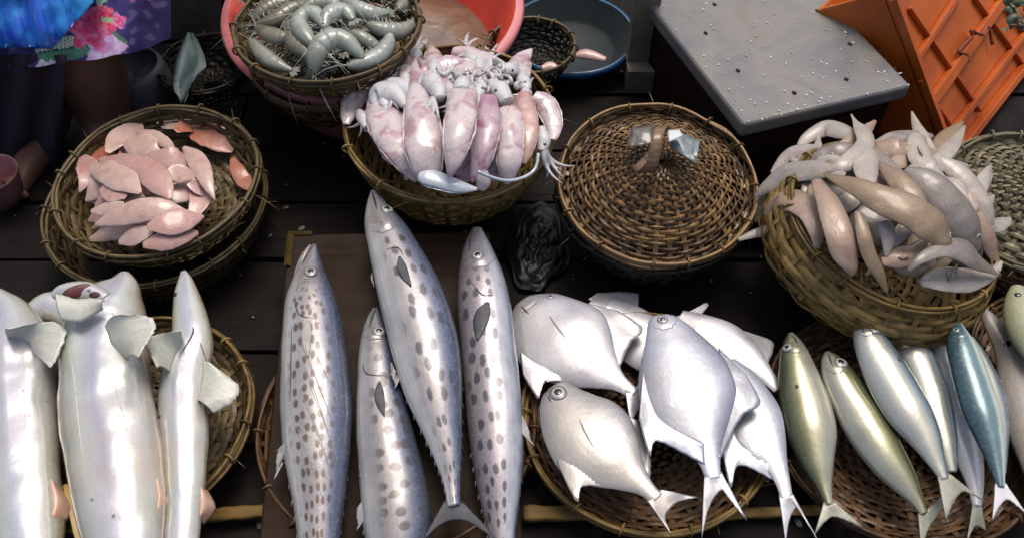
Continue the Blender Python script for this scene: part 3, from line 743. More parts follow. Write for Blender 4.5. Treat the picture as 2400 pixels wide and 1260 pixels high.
put(JB, 'lower_jaw', SPA, A_)
for k_, (q0, q1) in enumerate((((690, 800), (770, 1010)), ((700, 790), (790, 1020)), ((705, 850), (795, 1090)), ((690, 880), (775, 1110)), ((715, 930), (790, 1150)), ((680, 960), (760, 1180)), ((740, 830), (800, 960)))):
    line(BA, 'scratch', [q0, ((q0[0]+q1[0])/2 + 3, (q0[1]+q1[1])/2), q1], 1.1, FIN_L, A_, .0003, 4)
spotted('smallest spotted fish, barred side, lying half under the curved one',
        [(880, 722, 7), (880, 745, 20), (880, 780, 32), (882, 830, 42), (888, 900, 52), (898, 980, 64), (910, 1060, 72), (922, 1140, 80), (930, 1210, 82), (934, 1290, 72), (936, 1380, 52), (936, 1470, 26), (936, 1530, 10)],
        SPB, lambda y: .034, (888, 775), 12.5, .21, [(880, 724), (872, 745), (866, 765)], ([(882, 896), (896, 892)], [(874, 938), (900, 970), (912, 930)]),
        [('pelvic_fin', [(848, 1060), (850, 1100)], [(838, 1080), (840, 1120)], FIN_L), ('pelvic_fin', [(848, 1170), (852, 1215)], [(830, 1200), (834, 1245)], FIN_L)], seed=2, lines=[[(850, 850), (860, 875), (905, 880)]])
spotted('longest spotted fish, curved, its snout against the squid basket and dark forked tail showing',
        [(874, 447, 5), (882, 480, 24), (895, 520, 42), (915, 565, 54), (938, 625, 66), (968, 705, 77), (994, 800, 80), (1014, 900, 71), (1036, 1000, 49), (1050, 1070, 33), (1059, 1130, 20), (1064, 1185, 15)],
        SPC, lambda y: .058, (907, 489), 12.5, .25, [(872, 448), (878, 470), (884, 492)], ([(930, 606), (942, 597)], [(938, 636), (962, 666), (970, 630)]),
        [('pelvic_fin', [(872, 640), (876, 662)], [(868, 655), (876, 672)], FIN_L), ('anal_fin', [(918, 850), (935, 885)], [(916, 880), (925, 912)], FIN_L)],
        tail=([(1046, 1180), (1064, 1186), (1082, 1178)], [(985, 1275), (1030, 1232), (1072, 1218), (1115, 1232), (1180, 1280)]), seed=3, lines=[[(905, 585), (932, 580), (945, 600)]])
spotted('dark sided spotted fish at the right of the board with a bright back',
        [(1118, 536, 12), (1118, 565, 27), (1121, 600, 40), (1127, 650, 54), (1134, 710, 63), (1143, 800, 65), (1152, 890, 66), (1160, 980, 66), (1166, 1070, 61), (1170, 1150, 50), (1174, 1230, 36), (1176, 1320, 26), (1178, 1420, 12)],
        SPD, lambda y: .036, (1119, 597), 12, .23, [(1108, 540), (1103, 560), (1100, 590)], ([(1134, 702), (1154, 712)], [(1112, 758), (1120, 792), (1160, 742)]),
        [('pelvic_fin', [(1222, 965), (1222, 1010)], [(1240, 1000), (1256, 1048)], FIN_L)], seed=4, lines=[[(1105, 660), (1130, 690), (1158, 690)]])

# ================================================================== SHARKS
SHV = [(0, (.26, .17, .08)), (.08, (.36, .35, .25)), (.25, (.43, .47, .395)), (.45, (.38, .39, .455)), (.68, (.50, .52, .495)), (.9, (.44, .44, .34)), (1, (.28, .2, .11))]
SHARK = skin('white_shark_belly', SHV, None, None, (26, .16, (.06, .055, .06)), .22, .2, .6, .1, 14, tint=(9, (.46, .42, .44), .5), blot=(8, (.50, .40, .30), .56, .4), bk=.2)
SHFIN = skin('shark_fin_skin', [(0, (.60, .61, .53)), (.5, (.54, .55, .47)), (1, (.42, .40, .35))], None, None, (40, .1, (.05, .045, .05)), .45, 0, .15, .3, 30)
SHPEL = simple('pink_pelvic_fin', (.55, .30, .22), (.62, .44, .34), .35, scale=40, coat=.3)
GILL = simple('gill_slit_purple', (.22, .14, .14), (.16, .1, .1), .5)
RAW = simple('raw_red_flesh', (.045, .006, .007), (.11, .018, .018), .45, scale=80)
YEL = simple('yellow_innards', (.5, .33, .08), (.6, .45, .2), .3, coat=.4)
def ZT(x, y): return .11 - .02*(y - 700)/560
def shark(label, spine, zl, fins, groove, seed=0, thick=.62, n=80):
    B = loft(spine, lambda x, y: ZT(x, y) + zl, n=n, m=30, thick=thick, k=.3, lump=.055, dent=.05, seed=seed, groove=groove, tmax=.062)
    root = thing('small_shark', label, 'shark', B.c[30], 'white sharks lying belly up')
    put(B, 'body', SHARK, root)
    for nm, b_, t_, m_, zb, zt in fins: fin(nm, b_, t_, zb, zt, m_, root, B, rays=28, n=12, jag=.04, thick=.0016, ridge=.0003, curl=.011)
    return root, B
root4, _ = shark('mostly hidden shark head between the left and middle sharks', [(60, 760, 14), (85, 735, 30), (115, 722, 36), (150, 728, 40), (190, 760, 40), (210, 800, 30)], -.01, [], None, 4, n=40)
shark('left shark cut off by the picture edge with broad grey fin', [(-40, 672, 12), (-5, 705, 34), (22, 742, 58), (38, 800, 84), (43, 870, 93), (45, 960, 93), (50, 1060, 92), (58, 1160, 90), (68, 1270, 86), (80, 1400, 62), (90, 1520, 26)], .02,
      [('pectoral_fin', [(18, 790), (60, 800), (85, 830)], [(20, 770), (112, 752), (158, 775), (130, 850), (118, 862)], SHFIN, -.002, .192),
       ('pelvic_fin', [(120, 1120), (125, 1200)], [(150, 1150), (170, 1192), (150, 1236)], SHPEL, -.002, .10)], (.25, .7, .55, .1), 1)
r2, B2 = shark('biggest shark in the middle with torn red mouth and bulging white belly', [(292, 640, 12), (286, 668, 42), (266, 705, 74), (246, 752, 96), (243, 810, 103), (246, 880, 108), (251, 960, 115), (266, 1050, 119), (281, 1150, 113), (292, 1260, 98), (300, 1390, 74), (305, 1520, 30)], .045,
      [('pectoral_fin', [(245, 762), (262, 805), (300, 840)], [(296, 736), (352, 740), (368, 764), (345, 805), (325, 838)], SHFIN, -.002, .226),
       ('pelvic_fin', [(368, 1120), (372, 1190)], [(388, 1135), (404, 1180), (386, 1226)], SHPEL, -.002, .12)], (.22, .8, .36, .12), 2)
mo = fin('jaw', [(150, 745), (190, 748), (235, 720)], [(130, 688), (150, 692), (180, 700), (212, 698), (246, 704)], .205, .215, SHFIN, r2, None, rays=16, n=8, jag=.02, thick=.006, curl=.006)
UJ = loft([(122, 694, 7), (145, 684, 17), (180, 682, 22), (215, 686, 22), (250, 700, 16)], .185, n=26, m=16, thick=.7, lump=.06, seed=77); put(UJ, 'upper_jaw', SHARK, r2)
p, nrm = hit(UJ, 180, 682); nrm = (nrm + (CAM - p).normalized()).normalized(); link('mouth', mesh('mouth', *disc_data(p, nrm, .0095, .25, 22, 4, 2.3)), RAW, r2)
p, nrm = hit(UJ, 222, 690); link('gill_opening', mesh('gill_opening', *disc_data(p, nrm, .005, .2, 14, 4, 1.8)), RAW, r2)
for pts in ([(160, 800), (175, 900), (185, 1000), (195, 1080)], [(262, 880), (285, 960), (300, 1010)]):
    line(B2, 'belly_crease', pts, 1.6, SHFIN, r2)
r3, B3 = shark('right shark with pointed snout raised and triangular fin spread', [(430, 636, 7), (434, 660, 20), (438, 700, 34), (446, 750, 44), (450, 800, 50), (438, 850, 54), (430, 910, 58), (430, 980, 60), (433, 1050, 56), (434, 1120, 50), (430, 1190, 45), (425, 1270, 42), (420, 1400, 28), (418, 1500, 12)], .03,
      [('pectoral_fin', [(478, 848), (474, 900), (462, 935)], [(508, 862), (562, 905), (548, 942), (502, 968)], SHFIN, -.002, .15),
       ('pectoral_fin', [(428, 795), (405, 845), (398, 870)], [(430, 772), (345, 790), (352, 830), (368, 862)], SHFIN, -.002, .192),
       ('pelvic_fin', [(470, 1140), (472, 1215)], [(492, 1155), (507, 1192), (478, 1228)], SHPEL, -.002, .10)], (.3, .8, .55, .08), 3)
p, nrm = hit(B3, 411, 690); link('eye', mesh('eye', *disc_data(p, nrm, .004, .4)), EYE_B, r3)
for B_, r_, px_, py_, sg in ((B2, r2, 262, 745, 1), (B3, r3, 466, 812, 1), (B3, r3, 408, 792, -1)):
    for k_ in range(4): line(B_, 'gill_slit', [(px_ + sg*k_*3, py_ + k_*9 - 14), (px_ + sg*(k_*3 + 7), py_ + k_*9), (px_ + sg*(k_*3 + 10), py_ + k_*9 + 12)], 1.3, GILL, r_)
line(B3, 'mouth', [(420, 835), (450, 785), (452, 765)], 2.5, SLIT, r3)
fin_y = scrap('fish_innards', 'yellow fish innards showing between two sharks at the bottom', [((150, 1140), (185, 1300)), ((165, 1135), (225, 1300))], .10, YEL, 'innards', .01, .006)

# ================================================================== POMFRETS
PV = [(0, (.17, .17, .19)), (.16, (.25, .25, .26)), (.45, (.335, .33, .32)), (.75, (.30, .31, .34)), (1, (.17, .19, .25))]
POM = [skin('pomfret_skin_%s' % nme, [(p, tuple(c*k for c, k in zip(col, kk))) for p, col in PV], [(0, (.62, .55, .52)), (.1, (.8, .76, .74)), (.19, (.9, .88, .87)), (.22, (1, 1, 1)), (1, (.97, .96, .96))], rough=.3, metal=.3, coat=.35, var=.16, vscale=16, tint=(7, t_, .7), blot=(11, (.36, .31, .27), .57, .35), bk=.2)
       for nme, kk, t_ in (('pale', (1.1, 1.08, 1.1), (.52, .51, .53)), ('warm', (.95, .90, .84), (.38, .36, .32)), ('blue', (1.05, 1.05, 1.1), (.44, .48, .57)))]
def ZP(x, y): return .075
def pomfret(label, spine, zl, mat, fins, tail, eye_at=None, er=12, mouth=None, gill=None, seed=0, slope=0):
    B = loft(spine, lambda x, y: ZP(x, y) + zl + slope*(y - 900)/1000, n=60, m=26, thick=.17, k=.3, ye=1.5, lump=.018, seed=seed, gill=.2)
    root = thing('pomfret', label, 'fish', B.c[28], 'silver pomfrets in the tray')
    put(B, 'body', mat, root); zc = B.c[28].z
    for nm, b_, t_ in fins: fin(nm, b_, t_, zc, zc - .004, mat, root, None, 30, 10, .03, .0022, .0004)
    if tail:
        zt = B.c[-4].z; fin('tail_fin', tail[0], tail[1], zt, zt - .004, mat, root, None, 34, 12, .03, .0026, .0006)
    if eye_at: eye(B, *eye_at, er, root)
    if eye_at: gill_arc(B, .21, .09, GCOV, root, .0009)
    if mouth: line(B, 'mouth', mouth, 2.2, SLIT, root)
    if gill: line(B, 'pectoral_fin', gill, 3.2, GCOV, root, -.0012, 8)  # thin grey line paints the shading along the fin's edge
    if gill and 0:
        (gx, gy), (hx, hy) = gill[0], gill[-1]; dx_, dy_ = hx - gx, hy - gy; L_ = math.hypot(dx_, dy_); ux, uy = -dy_/L_, dx_/L_
        leaf(B, 'pectoral_fin', (gx, gy), (hx + dx_*.1, hy + dy_*.1), L_*.13, mat, root, (-.0001, .0012), -3, 14, 9, .5, .0003)
    return B
pomfret('half hidden pomfret behind the upper left one with only its fin raised', [(1380, 712, 16), (1420, 735, 42), (1470, 770, 62), (1530, 820, 60), (1580, 860, 40), (1620, 890, 16)], -.022, POM[0],
        [('dorsal_fin', [(1385, 700), (1430, 715), (1490, 755)], [(1400, 686), (1450, 683), (1497, 685)])], None, seed=5)
pomfret('rear pomfret lying under the centre one, tail end to the right', [(1590, 745, 22), (1640, 772, 58, 40), (1700, 806, 72, 52), (1755, 846, 46, 40), (1795, 880, 20), (1825, 912, 13)], .0, POM[0],
        [('dorsal_fin', [(1570, 748), (1600, 745), (1625, 760)], [(1640, 722), (1655, 708), (1662, 712)]), ('dorsal_fin', [(1720, 770), (1750, 800), (1770, 860)], [(1765, 782), (1815, 806), (1792, 868)])], None, seed=6)
pomfret('upper left pomfret with blunt head and reddish gills', [(1224, 704, 20), (1232, 712, 42, 40), (1252, 732, 74, 72), (1286, 766, 102, 98), (1328, 804, 110, 110), (1372, 842, 84, 88), (1415, 873, 46, 48), (1450, 896, 22, 22), (1488, 922, 14, 14)], .012, POM[0],
        [('dorsal_fin', [(1370, 715), (1400, 780), (1420, 865)], [(1450, 728), (1510, 770), (1478, 806), (1445, 884)]), ('anal_fin', [(1225, 830), (1295, 865), (1400, 880)], [(1226, 880), (1262, 936), (1274, 896), (1398, 899)])],
        ([(1470, 918), (1488, 922), (1495, 905)], [(1478, 1000), (1502, 955), (1560, 935)]), (1290, 694), 7, [(1222, 716), (1230, 726), (1240, 735)], [(1280, 728), (1305, 765), (1338, 806)], 1)
pomfret('lower left pomfret, warm grey, with clear eye and forked tail toward the viewer', [(1298, 903, 16), (1304, 912, 34, 36), (1320, 945, 60, 64), (1350, 990, 86, 96), (1394, 1038, 102, 104), (1438, 1078, 82, 82), (1478, 1113, 46, 44), (1512, 1142, 22, 22), (1540, 1168, 17, 17)], .035, POM[1],
        [('dorsal_fin', [(1430, 955), (1470, 1020), (1475, 1085)], [(1495, 985), (1522, 1050), (1524, 1130), (1500, 1108)]), ('anal_fin', [(1310, 1040), (1370, 1095), (1455, 1125)], [(1308, 1090), (1352, 1178), (1366, 1140), (1458, 1146)])],
        ([(1522, 1172), (1540, 1166), (1550, 1150)], [(1580, 1262), (1560, 1215), (1578, 1185), (1600, 1172), (1640, 1166)]), (1308, 919), 17, [(1284, 925), (1288, 935), (1292, 940)], [(1352, 965), (1370, 1010), (1405, 1070)], 2)
pomfret('right pomfret, bluish white, under the edge of the centre one', [(1705, 845, 18), (1716, 870, 42, 36), (1738, 910, 62, 52), (1765, 970, 76, 64), (1796, 1040, 68, 48), (1820, 1088, 32, 26), (1834, 1128, 18, 18), (1845, 1170, 14, 14)], .02, POM[2],
        [('anal_fin', [(1705, 960), (1735, 1040), (1812, 1098)], [(1692, 1060), (1712, 1146), (1732, 1090), (1824, 1132)])],
        ([(1830, 1165), (1845, 1172), (1857, 1160)], [(1842, 1275), (1850, 1220), (1866, 1190), (1880, 1205), (1918, 1268)]), None, seed=3)
pomfret('centre pomfret on top, head up, its blue grey back fin folded over', [(1550, 738, 18), (1553, 748, 34, 32), (1570, 792, 60, 66), (1594, 860, 98, 104), (1616, 930, 116, 110), (1636, 990, 92, 76), (1654, 1046, 46, 38), (1664, 1088, 24, 24), (1672, 1120, 19, 19)], .055, POM[2],
        [('dorsal_fin', [(1690, 830), (1690, 930), (1670, 1020)], [(1752, 882), (1784, 946), (1738, 978), (1688, 1078)]), ('anal_fin', [(1510, 880), (1545, 980), (1640, 1040)], [(1497, 985), (1523, 1070), (1540, 1034), (1652, 1090)])],
        ([(1655, 1118), (1672, 1122), (1690, 1112)], [(1644, 1268), (1662, 1190), (1690, 1150), (1712, 1172), (1752, 1222)]), (1553, 748), 11, None, None, 4, slope=-.03)

# ================================================================== SMALL MACKERELS
MV = [(0, (.50, .50, .44)), (.3, (.45, .44, .36)), (.55, (.40, .39, .27)), (.68, (.21, .21, .10)), (.85, (.09, .105, .055)), (1, (.04, .06, .05))]
MUR = [(0, (.75, .78, .75)), (.2, (.85, .85, .8)), (.3, (1, 1, 1)), (1, (.95, .95, .9))]
MK = skin('olive_mackerel_skin', MV, MUR, None, (60, .05, (.08, .08, .06)), .24, .45, .4, .25, 30)
MKP = skin('pale_mackerel_skin', [(0, (.52, .52, .48)), (.5, (.52, .52, .44)), (.72, (.44, .46, .42)), (.84, (.15, .23, .30)), (1, (.05, .08, .11))], MUR, None, None, .24, .5, .4, .18, 30)
MKB = skin('blue_mackerel_skin', [(0, (.03, .06, .07)), (.35, (.03, .08, .10)), (.6, (.05, .12, .16)), (.74, (.16, .26, .28)), (.82, (.6, .62, .55)), (1, (.62, .62, .52))], [(0, (.9, 1, .9)), (1, (1, 1, 1))], None, (70, .09, (.015, .025, .03)), .24, .2, .5, .2, 40)
MKW = skin('white_mackerel_skin', [(0, (.62, .63, .62)), (.6, (.62, .62, .64)), (1, (.42, .42, .36))], None, None, None, .3, .15, .3, .15, 30)
MFIN = simple('olive_fin', (.20, .20, .14), (.30, .30, .24), .35, scale=60, coat=.3)
def mackerel(label, spine, zl, mat, tail, eye_at=None, er=10, mouth=None, pect=None, flip=False, seed=0, tmat=None, gill=.24, spot=None):
    spine = [(a_, b_, c_*.95) for a_, b_, c_ in spine]
    B = loft(spine, lambda x, y: .085 + zl - .03*(y - 1000)/500, n=64, m=24, thick=.6, k=.3, ye=1.15, lump=.035, seed=seed, gill=gill, flip=flip)
    root = thing('mackerel', label, 'fish', B.c[28], 'small mackerels in the tray')
    put(B, 'body', mat, root)
    if tail:
        zt = B.c[-3].z; fin('tail_fin', tail[0], tail[1], zt, zt - .003, tmat or MFIN, root, None, 26, 8, .04, .003)
    if eye_at: eye(B, *eye_at, er, root)
    if gill and eye_at: gill_arc(B, gill, .06, GCOV, root, .0010); gill_arc(B, gill - .06, .05, GCOV, root, .0006)
    if mouth: line(B, 'mouth', mouth, 2, SLIT, root)
    if pect: leaf(B, 'pectoral_fin', pect[0][0], pect[1][-1], 7, mat, root, (.0001, .0016), thick=.0008)
    if spot:
        p_, n_ = hit(B, *spot); link('dark_mark', mesh('dark_mark', *disc_data(p_ - n_*.0006, n_, .0035, .3, 12, 3, 1.4)), SLIT, root)
    return B
mackerel('pale fish belly under the dark blue mackerel', [(2275, 790, 8), (2295, 850, 30), (2318, 930, 40), (2336, 1000, 32), (2346, 1060, 18), (2350, 1110, 9)], .012, MKP, None, seed=7, gill=None)
mackerel('white bellied mackerel mostly hidden under the dark blue one', [(2196, 798, 10), (2212, 850, 30), (2235, 950, 42), (2262, 1045, 40), (2284, 1125, 24), (2290, 1185, 12)], -.008, MKW, ([(2282, 1182), (2290, 1190), (2298, 1182)], [(2265, 1275), (2285, 1235), (2310, 1245)]), seed=5, gill=None)
mackerel('partly covered mackerel behind the pale one, head and back visible', [(2100, 750, 9), (2108, 770, 24), (2128, 808, 40), (2160, 870, 47), (2190, 960, 46), (2215, 1045, 30), (2232, 1105, 12)], .004, MKP, None, (2132, 772), 10, [(2100, 752), (2104, 768), (2108, 780)], seed=4)
mackerel('olive mackerel at the left of the tray with its belly to the right', [(1853, 780, 7), (1857, 800, 22), (1864, 835, 38), (1876, 900, 55), (1890, 960, 63), (1902, 1020, 62), (1915, 1085, 42), (1930, 1140, 20), (1943, 1182, 10)], .01, MK,
         ([(1934, 1180), (1943, 1188), (1954, 1178)], [(1908, 1255), (1935, 1222), (1960, 1212), (2025, 1238)]), (1845, 813), 10.5, [(1855, 782), (1864, 795), (1870, 806)], None, True, 1, spot=(1867, 905))
mackerel('yellowish mackerel with a wide eye, second from the left in the tray', [(1939, 824, 7), (1947, 842, 24), (1966, 882, 40), (2003, 948, 52), (2043, 1018, 55), (2085, 1082, 48), (2122, 1132, 34), (2150, 1172, 18), (2166, 1202, 10)], .016, MK,
         ([(2156, 1204), (2168, 1208), (2176, 1194)], [(2160, 1290), (2178, 1235), (2200, 1205), (2245, 1130)]), (1971, 848), 13, [(1940, 826), (1946, 842), (1952, 858)], None, False, 2)
mackerel('pale silver mackerel lying over its neighbours near the tray centre', [(2016, 750, 8), (2024, 770, 26), (2042, 805, 42), (2080, 880, 55), (2124, 958, 55), (2164, 1020, 42), (2194, 1080, 23), (2213, 1122, 11)], .04, MKP,
         ([(2204, 1122), (2214, 1126), (2224, 1112)], [(2218, 1222), (2236, 1178), (2262, 1152), (2312, 1178)]), (2050, 770), 12, [(2016, 752), (2020, 765), (2026, 780)], None, False, 3, spot=(2107, 842))
mackerel('dark blue green mackerel with shiny back at the right of the tray', [(2243, 748, 6), (2246, 775, 22), (2254, 810, 36), (2274, 880, 45), (2298, 960, 47), (2318, 1022, 36), (2334, 1082, 22), (2346, 1142, 10)], .045, MKB,
         ([(2336, 1138), (2347, 1146), (2358, 1136)], [(2326, 1222), (2344, 1185), (2366, 1172), (2408, 1208)]), (2241, 772), 6, None, None, False, 6, FIN_W)
# grey ray and pale fish head at the right edge
RAYS_ = skin('grey_ray_skin', [(0, (.16, .14, .11)), (.4, (.24, .21, .18)), (.7, (.30, .27, .24)), (1, (.2, .18, .15))], None, None, (50, .06, (.02, .02, .02)), .35, 0, .3, .25, 25)
B = loft([(2292, 712, 4), (2312, 738, 15), (2336, 770, 24), (2368, 808, 40), (2400, 860, 62), (2425, 940, 85), (2440, 1020, 80), (2450, 1120, 50), (2455, 1220, 25)], .10, n=50, m=22, thick=.4, seed=9)
rt = thing('guitarfish', 'grey brown guitarfish with pointed snout at the right edge', 'fish', B.c[20]); put(B, 'body', RAYS_, rt)
fin('pectoral_fin', [(2372, 850), (2385, 900), (2390, 960)], [(2340, 900), (2335, 915), (2352, 1000)], .10, .10, RAYS_, rt, None, 16, 6, .05, .006)
for x, y, r_ in ((2316, 748, .004), (2362, 805, .007), (2380, 818, .004)):
    p, nrm = hit(B, x, y); link('nostril', mesh('nostril', *disc_data(p - nrm*.001, nrm, r_, .2, 12, 3, 1.4)), EYE_B, rt)
PALEG = skin('pale_green_fish_skin', [(0, (.25, .25, .14)), (.5, (.34, .35, .22)), (1, (.2, .2, .12))], None, rough=.35, coat=.3)
B = loft([(2385, 672, 16), (2390, 700, 34), (2400, 740, 48), (2420, 790, 50), (2440, 850, 30)], .14, n=34, m=20, thick=.6, seed=12)
rt = thing('green_fish', 'greenish fish above the guitarfish cut off by the right edge', 'fish', B.c[12]); put(B, 'body', PALEG, rt)
fin('dorsal_fin', [(2400, 700), (2425, 760)], [(2420, 680), (2445, 750)], .15, .16, PALEG, rt, None, 10, 5)
p, nrm = hit(B, 2386, 690); link('eye', mesh('eye', *disc_data(p, nrm, .005, .4)), EYE_B, rt)
# ================================================================== HEAPS IN THE BASKETS
def dome(cx, cy, rx, ry, z0, h):
    return lambda x, y: z0 + h*max(0, 1 - ((x-cx)/rx)**2 - ((y-cy)/ry)**2)
def where_(x, y, cx, cy):
    a = math.degrees(math.atan2((cy - y)*1.4, x - cx)) % 360
    return ('right', 'back right', 'back', 'back left', 'left', 'front left', 'front', 'front right')[int((a + 22.5)//45) % 8]
# ---- pink fillets
FILM = [skin('fillet_flesh_%s' % n_, [(0, a_), (.12, b_), (.88, b_), (1, c_)], [(0, (1.1, 1.1, 1.1)), (.5, (1, 1, 1)), (1, (1.1, 1.1, 1.1))], None, None, .38, 0, .5, .3, 35, sss=.15, blot=(28, d_, .52, .6), bk=.5, wr=.9)
        for n_, a_, b_, c_, d_ in (('rose', (.54, .40, .36), (.47, .27, .23), (.50, .35, .31), (.36, .17, .14)), ('pale', (.60, .50, .45), (.53, .36, .30), (.58, .48, .42), (.40, .22, .18)), ('orange', (.50, .24, .15), (.42, .15, .09), (.46, .2, .13), (.36, .10, .06)))]
zf1 = dome(345, 440, 225, 190, .095, .075)
FIL = [  # spine, material, label (lowest first)
 ([(210, 560, 8), (260, 540, 20), (320, 520, 22), (370, 500, 10)], 1, None), ([(430, 390, 8), (460, 420, 22), (470, 470, 22), (440, 520, 8)], 0, None), ([(255, 420, 8), (300, 450, 24), (330, 500, 20), (340, 540, 8)], 1, None),
 ([(365, 280, 8), (395, 288, 17), (422, 300, 7)], 1, 'pale fillet tucked against the back rim of its basket'),
 ([(412, 308, 10), (450, 296, 22), (490, 316, 30), (525, 340, 22), (545, 356, 6)], 2, 'dark orange fillet by the back right rim of its basket'),
 ([(545, 370, 10), (556, 398, 15), (575, 428, 16), (592, 446, 8)], 2, 'small orange fillet leaning on the right rim, apart from the rest'),
 ([(440, 428, 12), (475, 440, 18), (508, 440, 6)], 0, 'rose fillet half sunk right of the heap'),
 ([(252, 358, 10), (278, 328, 22), (314, 302, 18), (330, 288, 6)], 1, 'pale fillet sloping up at the back left of the heap'),
 ([(192, 366, 14), (205, 390, 23), (200, 422, 14), (186, 450, 4)], 0, 'blunt rose fillet at the left edge of the heap'),
 ([(350, 362, 12), (385, 372, 26), (422, 374, 22), (444, 370, 8)], 0, 'broad rose fillet in the middle of the heap'),
 ([(292, 334, 12), (325, 340, 28), (355, 350, 22), (374, 352, 6)], 1, 'broad pale fillet above the centre of the heap'),
 ([(388, 415, 14), (420, 408, 20), (458, 416, 10)], 0, 'curled rose fillet right of the long leaf shaped one'),
 ([(238, 440, 14), (270, 452, 24), (296, 462, 10)], 0, 'rose fillet folded like a cup at the left of the heap'),
 ([(318, 306, 8), (350, 318, 15), (385, 332, 12), (408, 348, 5)], 1, 'narrow white edged fillet across the top of the heap'),
 ([(213, 494, 6), (250, 488, 14), (290, 478, 10)], 1, 'thin pale fillet low at the left of the heap'),
 ([(278, 568, 8), (315, 552, 20), (358, 540, 14)], 1, 'translucent grey pink fillet low at the front'),
 ([(210, 394, 10), (250, 400, 26), (292, 424, 27), (328, 452, 9)], 1, 'tongue shaped fillet left of the long leaf shaped one'),
 ([(232, 372, 6), (288, 380, 20), (345, 402, 29), (380, 435, 25), (398, 466, 7)], 0, 'long leaf shaped fillet with a pale upper edge, on top of the heap'),
 ([(222, 526, 4), (265, 510, 17), (330, 492, 25), (385, 490, 22), (436, 496, 8)], 1, 'long fillet with a white tail end lying across the front'),
 ([(430, 344, 7), (455, 366, 19), (475, 400, 20), (490, 438, 11), (503, 468, 2)], 1, 'shiny pale pointed fillet hanging down the right side of the heap'),
 ([(335, 574, 12), (385, 562, 21), (430, 550, 17), (464, 544, 8)], 0, 'rose fillet nearest the front rim with a ragged lower edge'),
 ([(345, 532, 12), (395, 522, 26), (440, 512, 21), (478, 506, 4)], 0, 'broad rose fillet with a pointed right end near the front rim'),
]
rf_ = random.Random(44)
for k_ in range(16):
    a_ = rf_.uniform(0, 6.28); q_ = rf_.uniform(.1, 1)**.5; x_, y_ = 335 + 120*math.cos(a_)*q_, 435 + 110*math.sin(a_)*q_; t_ = rf_.uniform(0, 6.28); L_ = rf_.uniform(110, 170); c_ = rf_.uniform(-.8, .8); w_ = rf_.uniform(18, 27)
    sp_ = []; px_, py_ = x_ - L_*.5*math.cos(t_), y_ - L_*.4*math.sin(t_)
    for q in range(5): sp_.append((px_, py_, w_*(.35, .9, 1, .7, .12)[q])); px_ += L_/4*math.cos(t_); py_ += L_/4*.8*math.sin(t_); t_ += c_/4
    FIL.insert(0, (sp_, rf_.choice((0, 1, 1, 0, 2)), None))
for i, (sp, mi, lb) in enumerate(FIL):
    lf_ = -.02 + i*.0015
    sp = [(a_, b_, c_*(1.14 if 0 < q_ < len(sp)-1 else .6)) for q_, (a_, b_, c_) in enumerate(sp)]
    B = loft(sp, lambda x, y: zf1(x, y) + lf_, n=40, m=22, thick=.14, k=.45, ye=1.0, lump=.09, seed=i + 20, dent=.2, tmax=.0034, rag=.07, cup=rf_.uniform(-.16, .22))
    o = tag(put(B, 'fillet', FILM[mi], None), lb or '%s fillet mostly covered at the %s of the left basket' % (('rose pink', 'pale pink', 'orange')[mi], where_(*sp[1][:2], 335, 435)), 'fish fillet', 'pink fillets in the left basket')

# ---- squid
SQM = [skin('squid_skin_%s' % n_, [(0, a_), (.35, b_), (.65, b_), (1, c_)], [(0, t_), (.35, (1, 1, 1)), (1, (1.02, 1.0, 1.0))], None, (75, .16, (.26, .12, .15)), .34, 0, .75, .22, 30, sss=.2, blot=(26, d_, th_, am_), bk=.5, wr=.8)
       for n_, a_, b_, c_, t_, d_, th_, am_ in (('pale', (.56, .50, .50), (.58, .50, .49), (.52, .43, .45), (.95, .9, .92), (.34, .16, .20), .5, .75), ('purple', (.44, .32, .37), (.48, .36, .40), (.42, .30, .34), (.75, .45, .6), (.26, .09, .16), .5, .85), ('reddish', (.48, .29, .24), (.52, .36, .32), (.46, .27, .22), (.85, .6, .6), (.42, .17, .13), .52, .7))]
SQW = skin('squid_head_skin', [(0, (.52, .52, .52)), (.5, (.60, .60, .60)), (1, (.52, .52, .54))], None, None, None, .4, 0, .35, .3, 60, sss=.2, bk=.6, wr=.6, blot=(30, (.40, .26, .28), .55, .5))
SQG = skin('squid_glassy_skin', [(0, (.42, .47, .53)), (.5, (.52, .56, .60)), (1, (.44, .48, .54))], None, None, None, .18, 0, .6, .2, 50, sss=.2)
zs = dome(1060, 285, 265, 190, .19, .085)
def arms(root, B, px, py, dx, dy, ln, cnt, mat, rr, zl, wpx=5, spread=.8):
    for i in range(cnt):
        a = math.atan2(dy, dx) + (i/(cnt-1) - .5)*spread*2 + rr.uniform(-.15, .15); pts = []
        L = ln*rr.uniform(.7, 1.1); ph = rr.uniform(-1, 1)
        for q in range(9):
            f = q/8; x = px + math.cos(a + ph*f*.9)*L*f; y_ = py + math.sin(a + ph*f*.9)*L*f
            pts.append(P(x, y_, zs(x, y_) + zl - .012*f*f))
        m = mpp(pts[0])*wpx
        link('tentacle', mesh('tentacle', *tube_data(pts, [m*(1 - .8*q/8) for q in range(9)], 7)), mat, root)
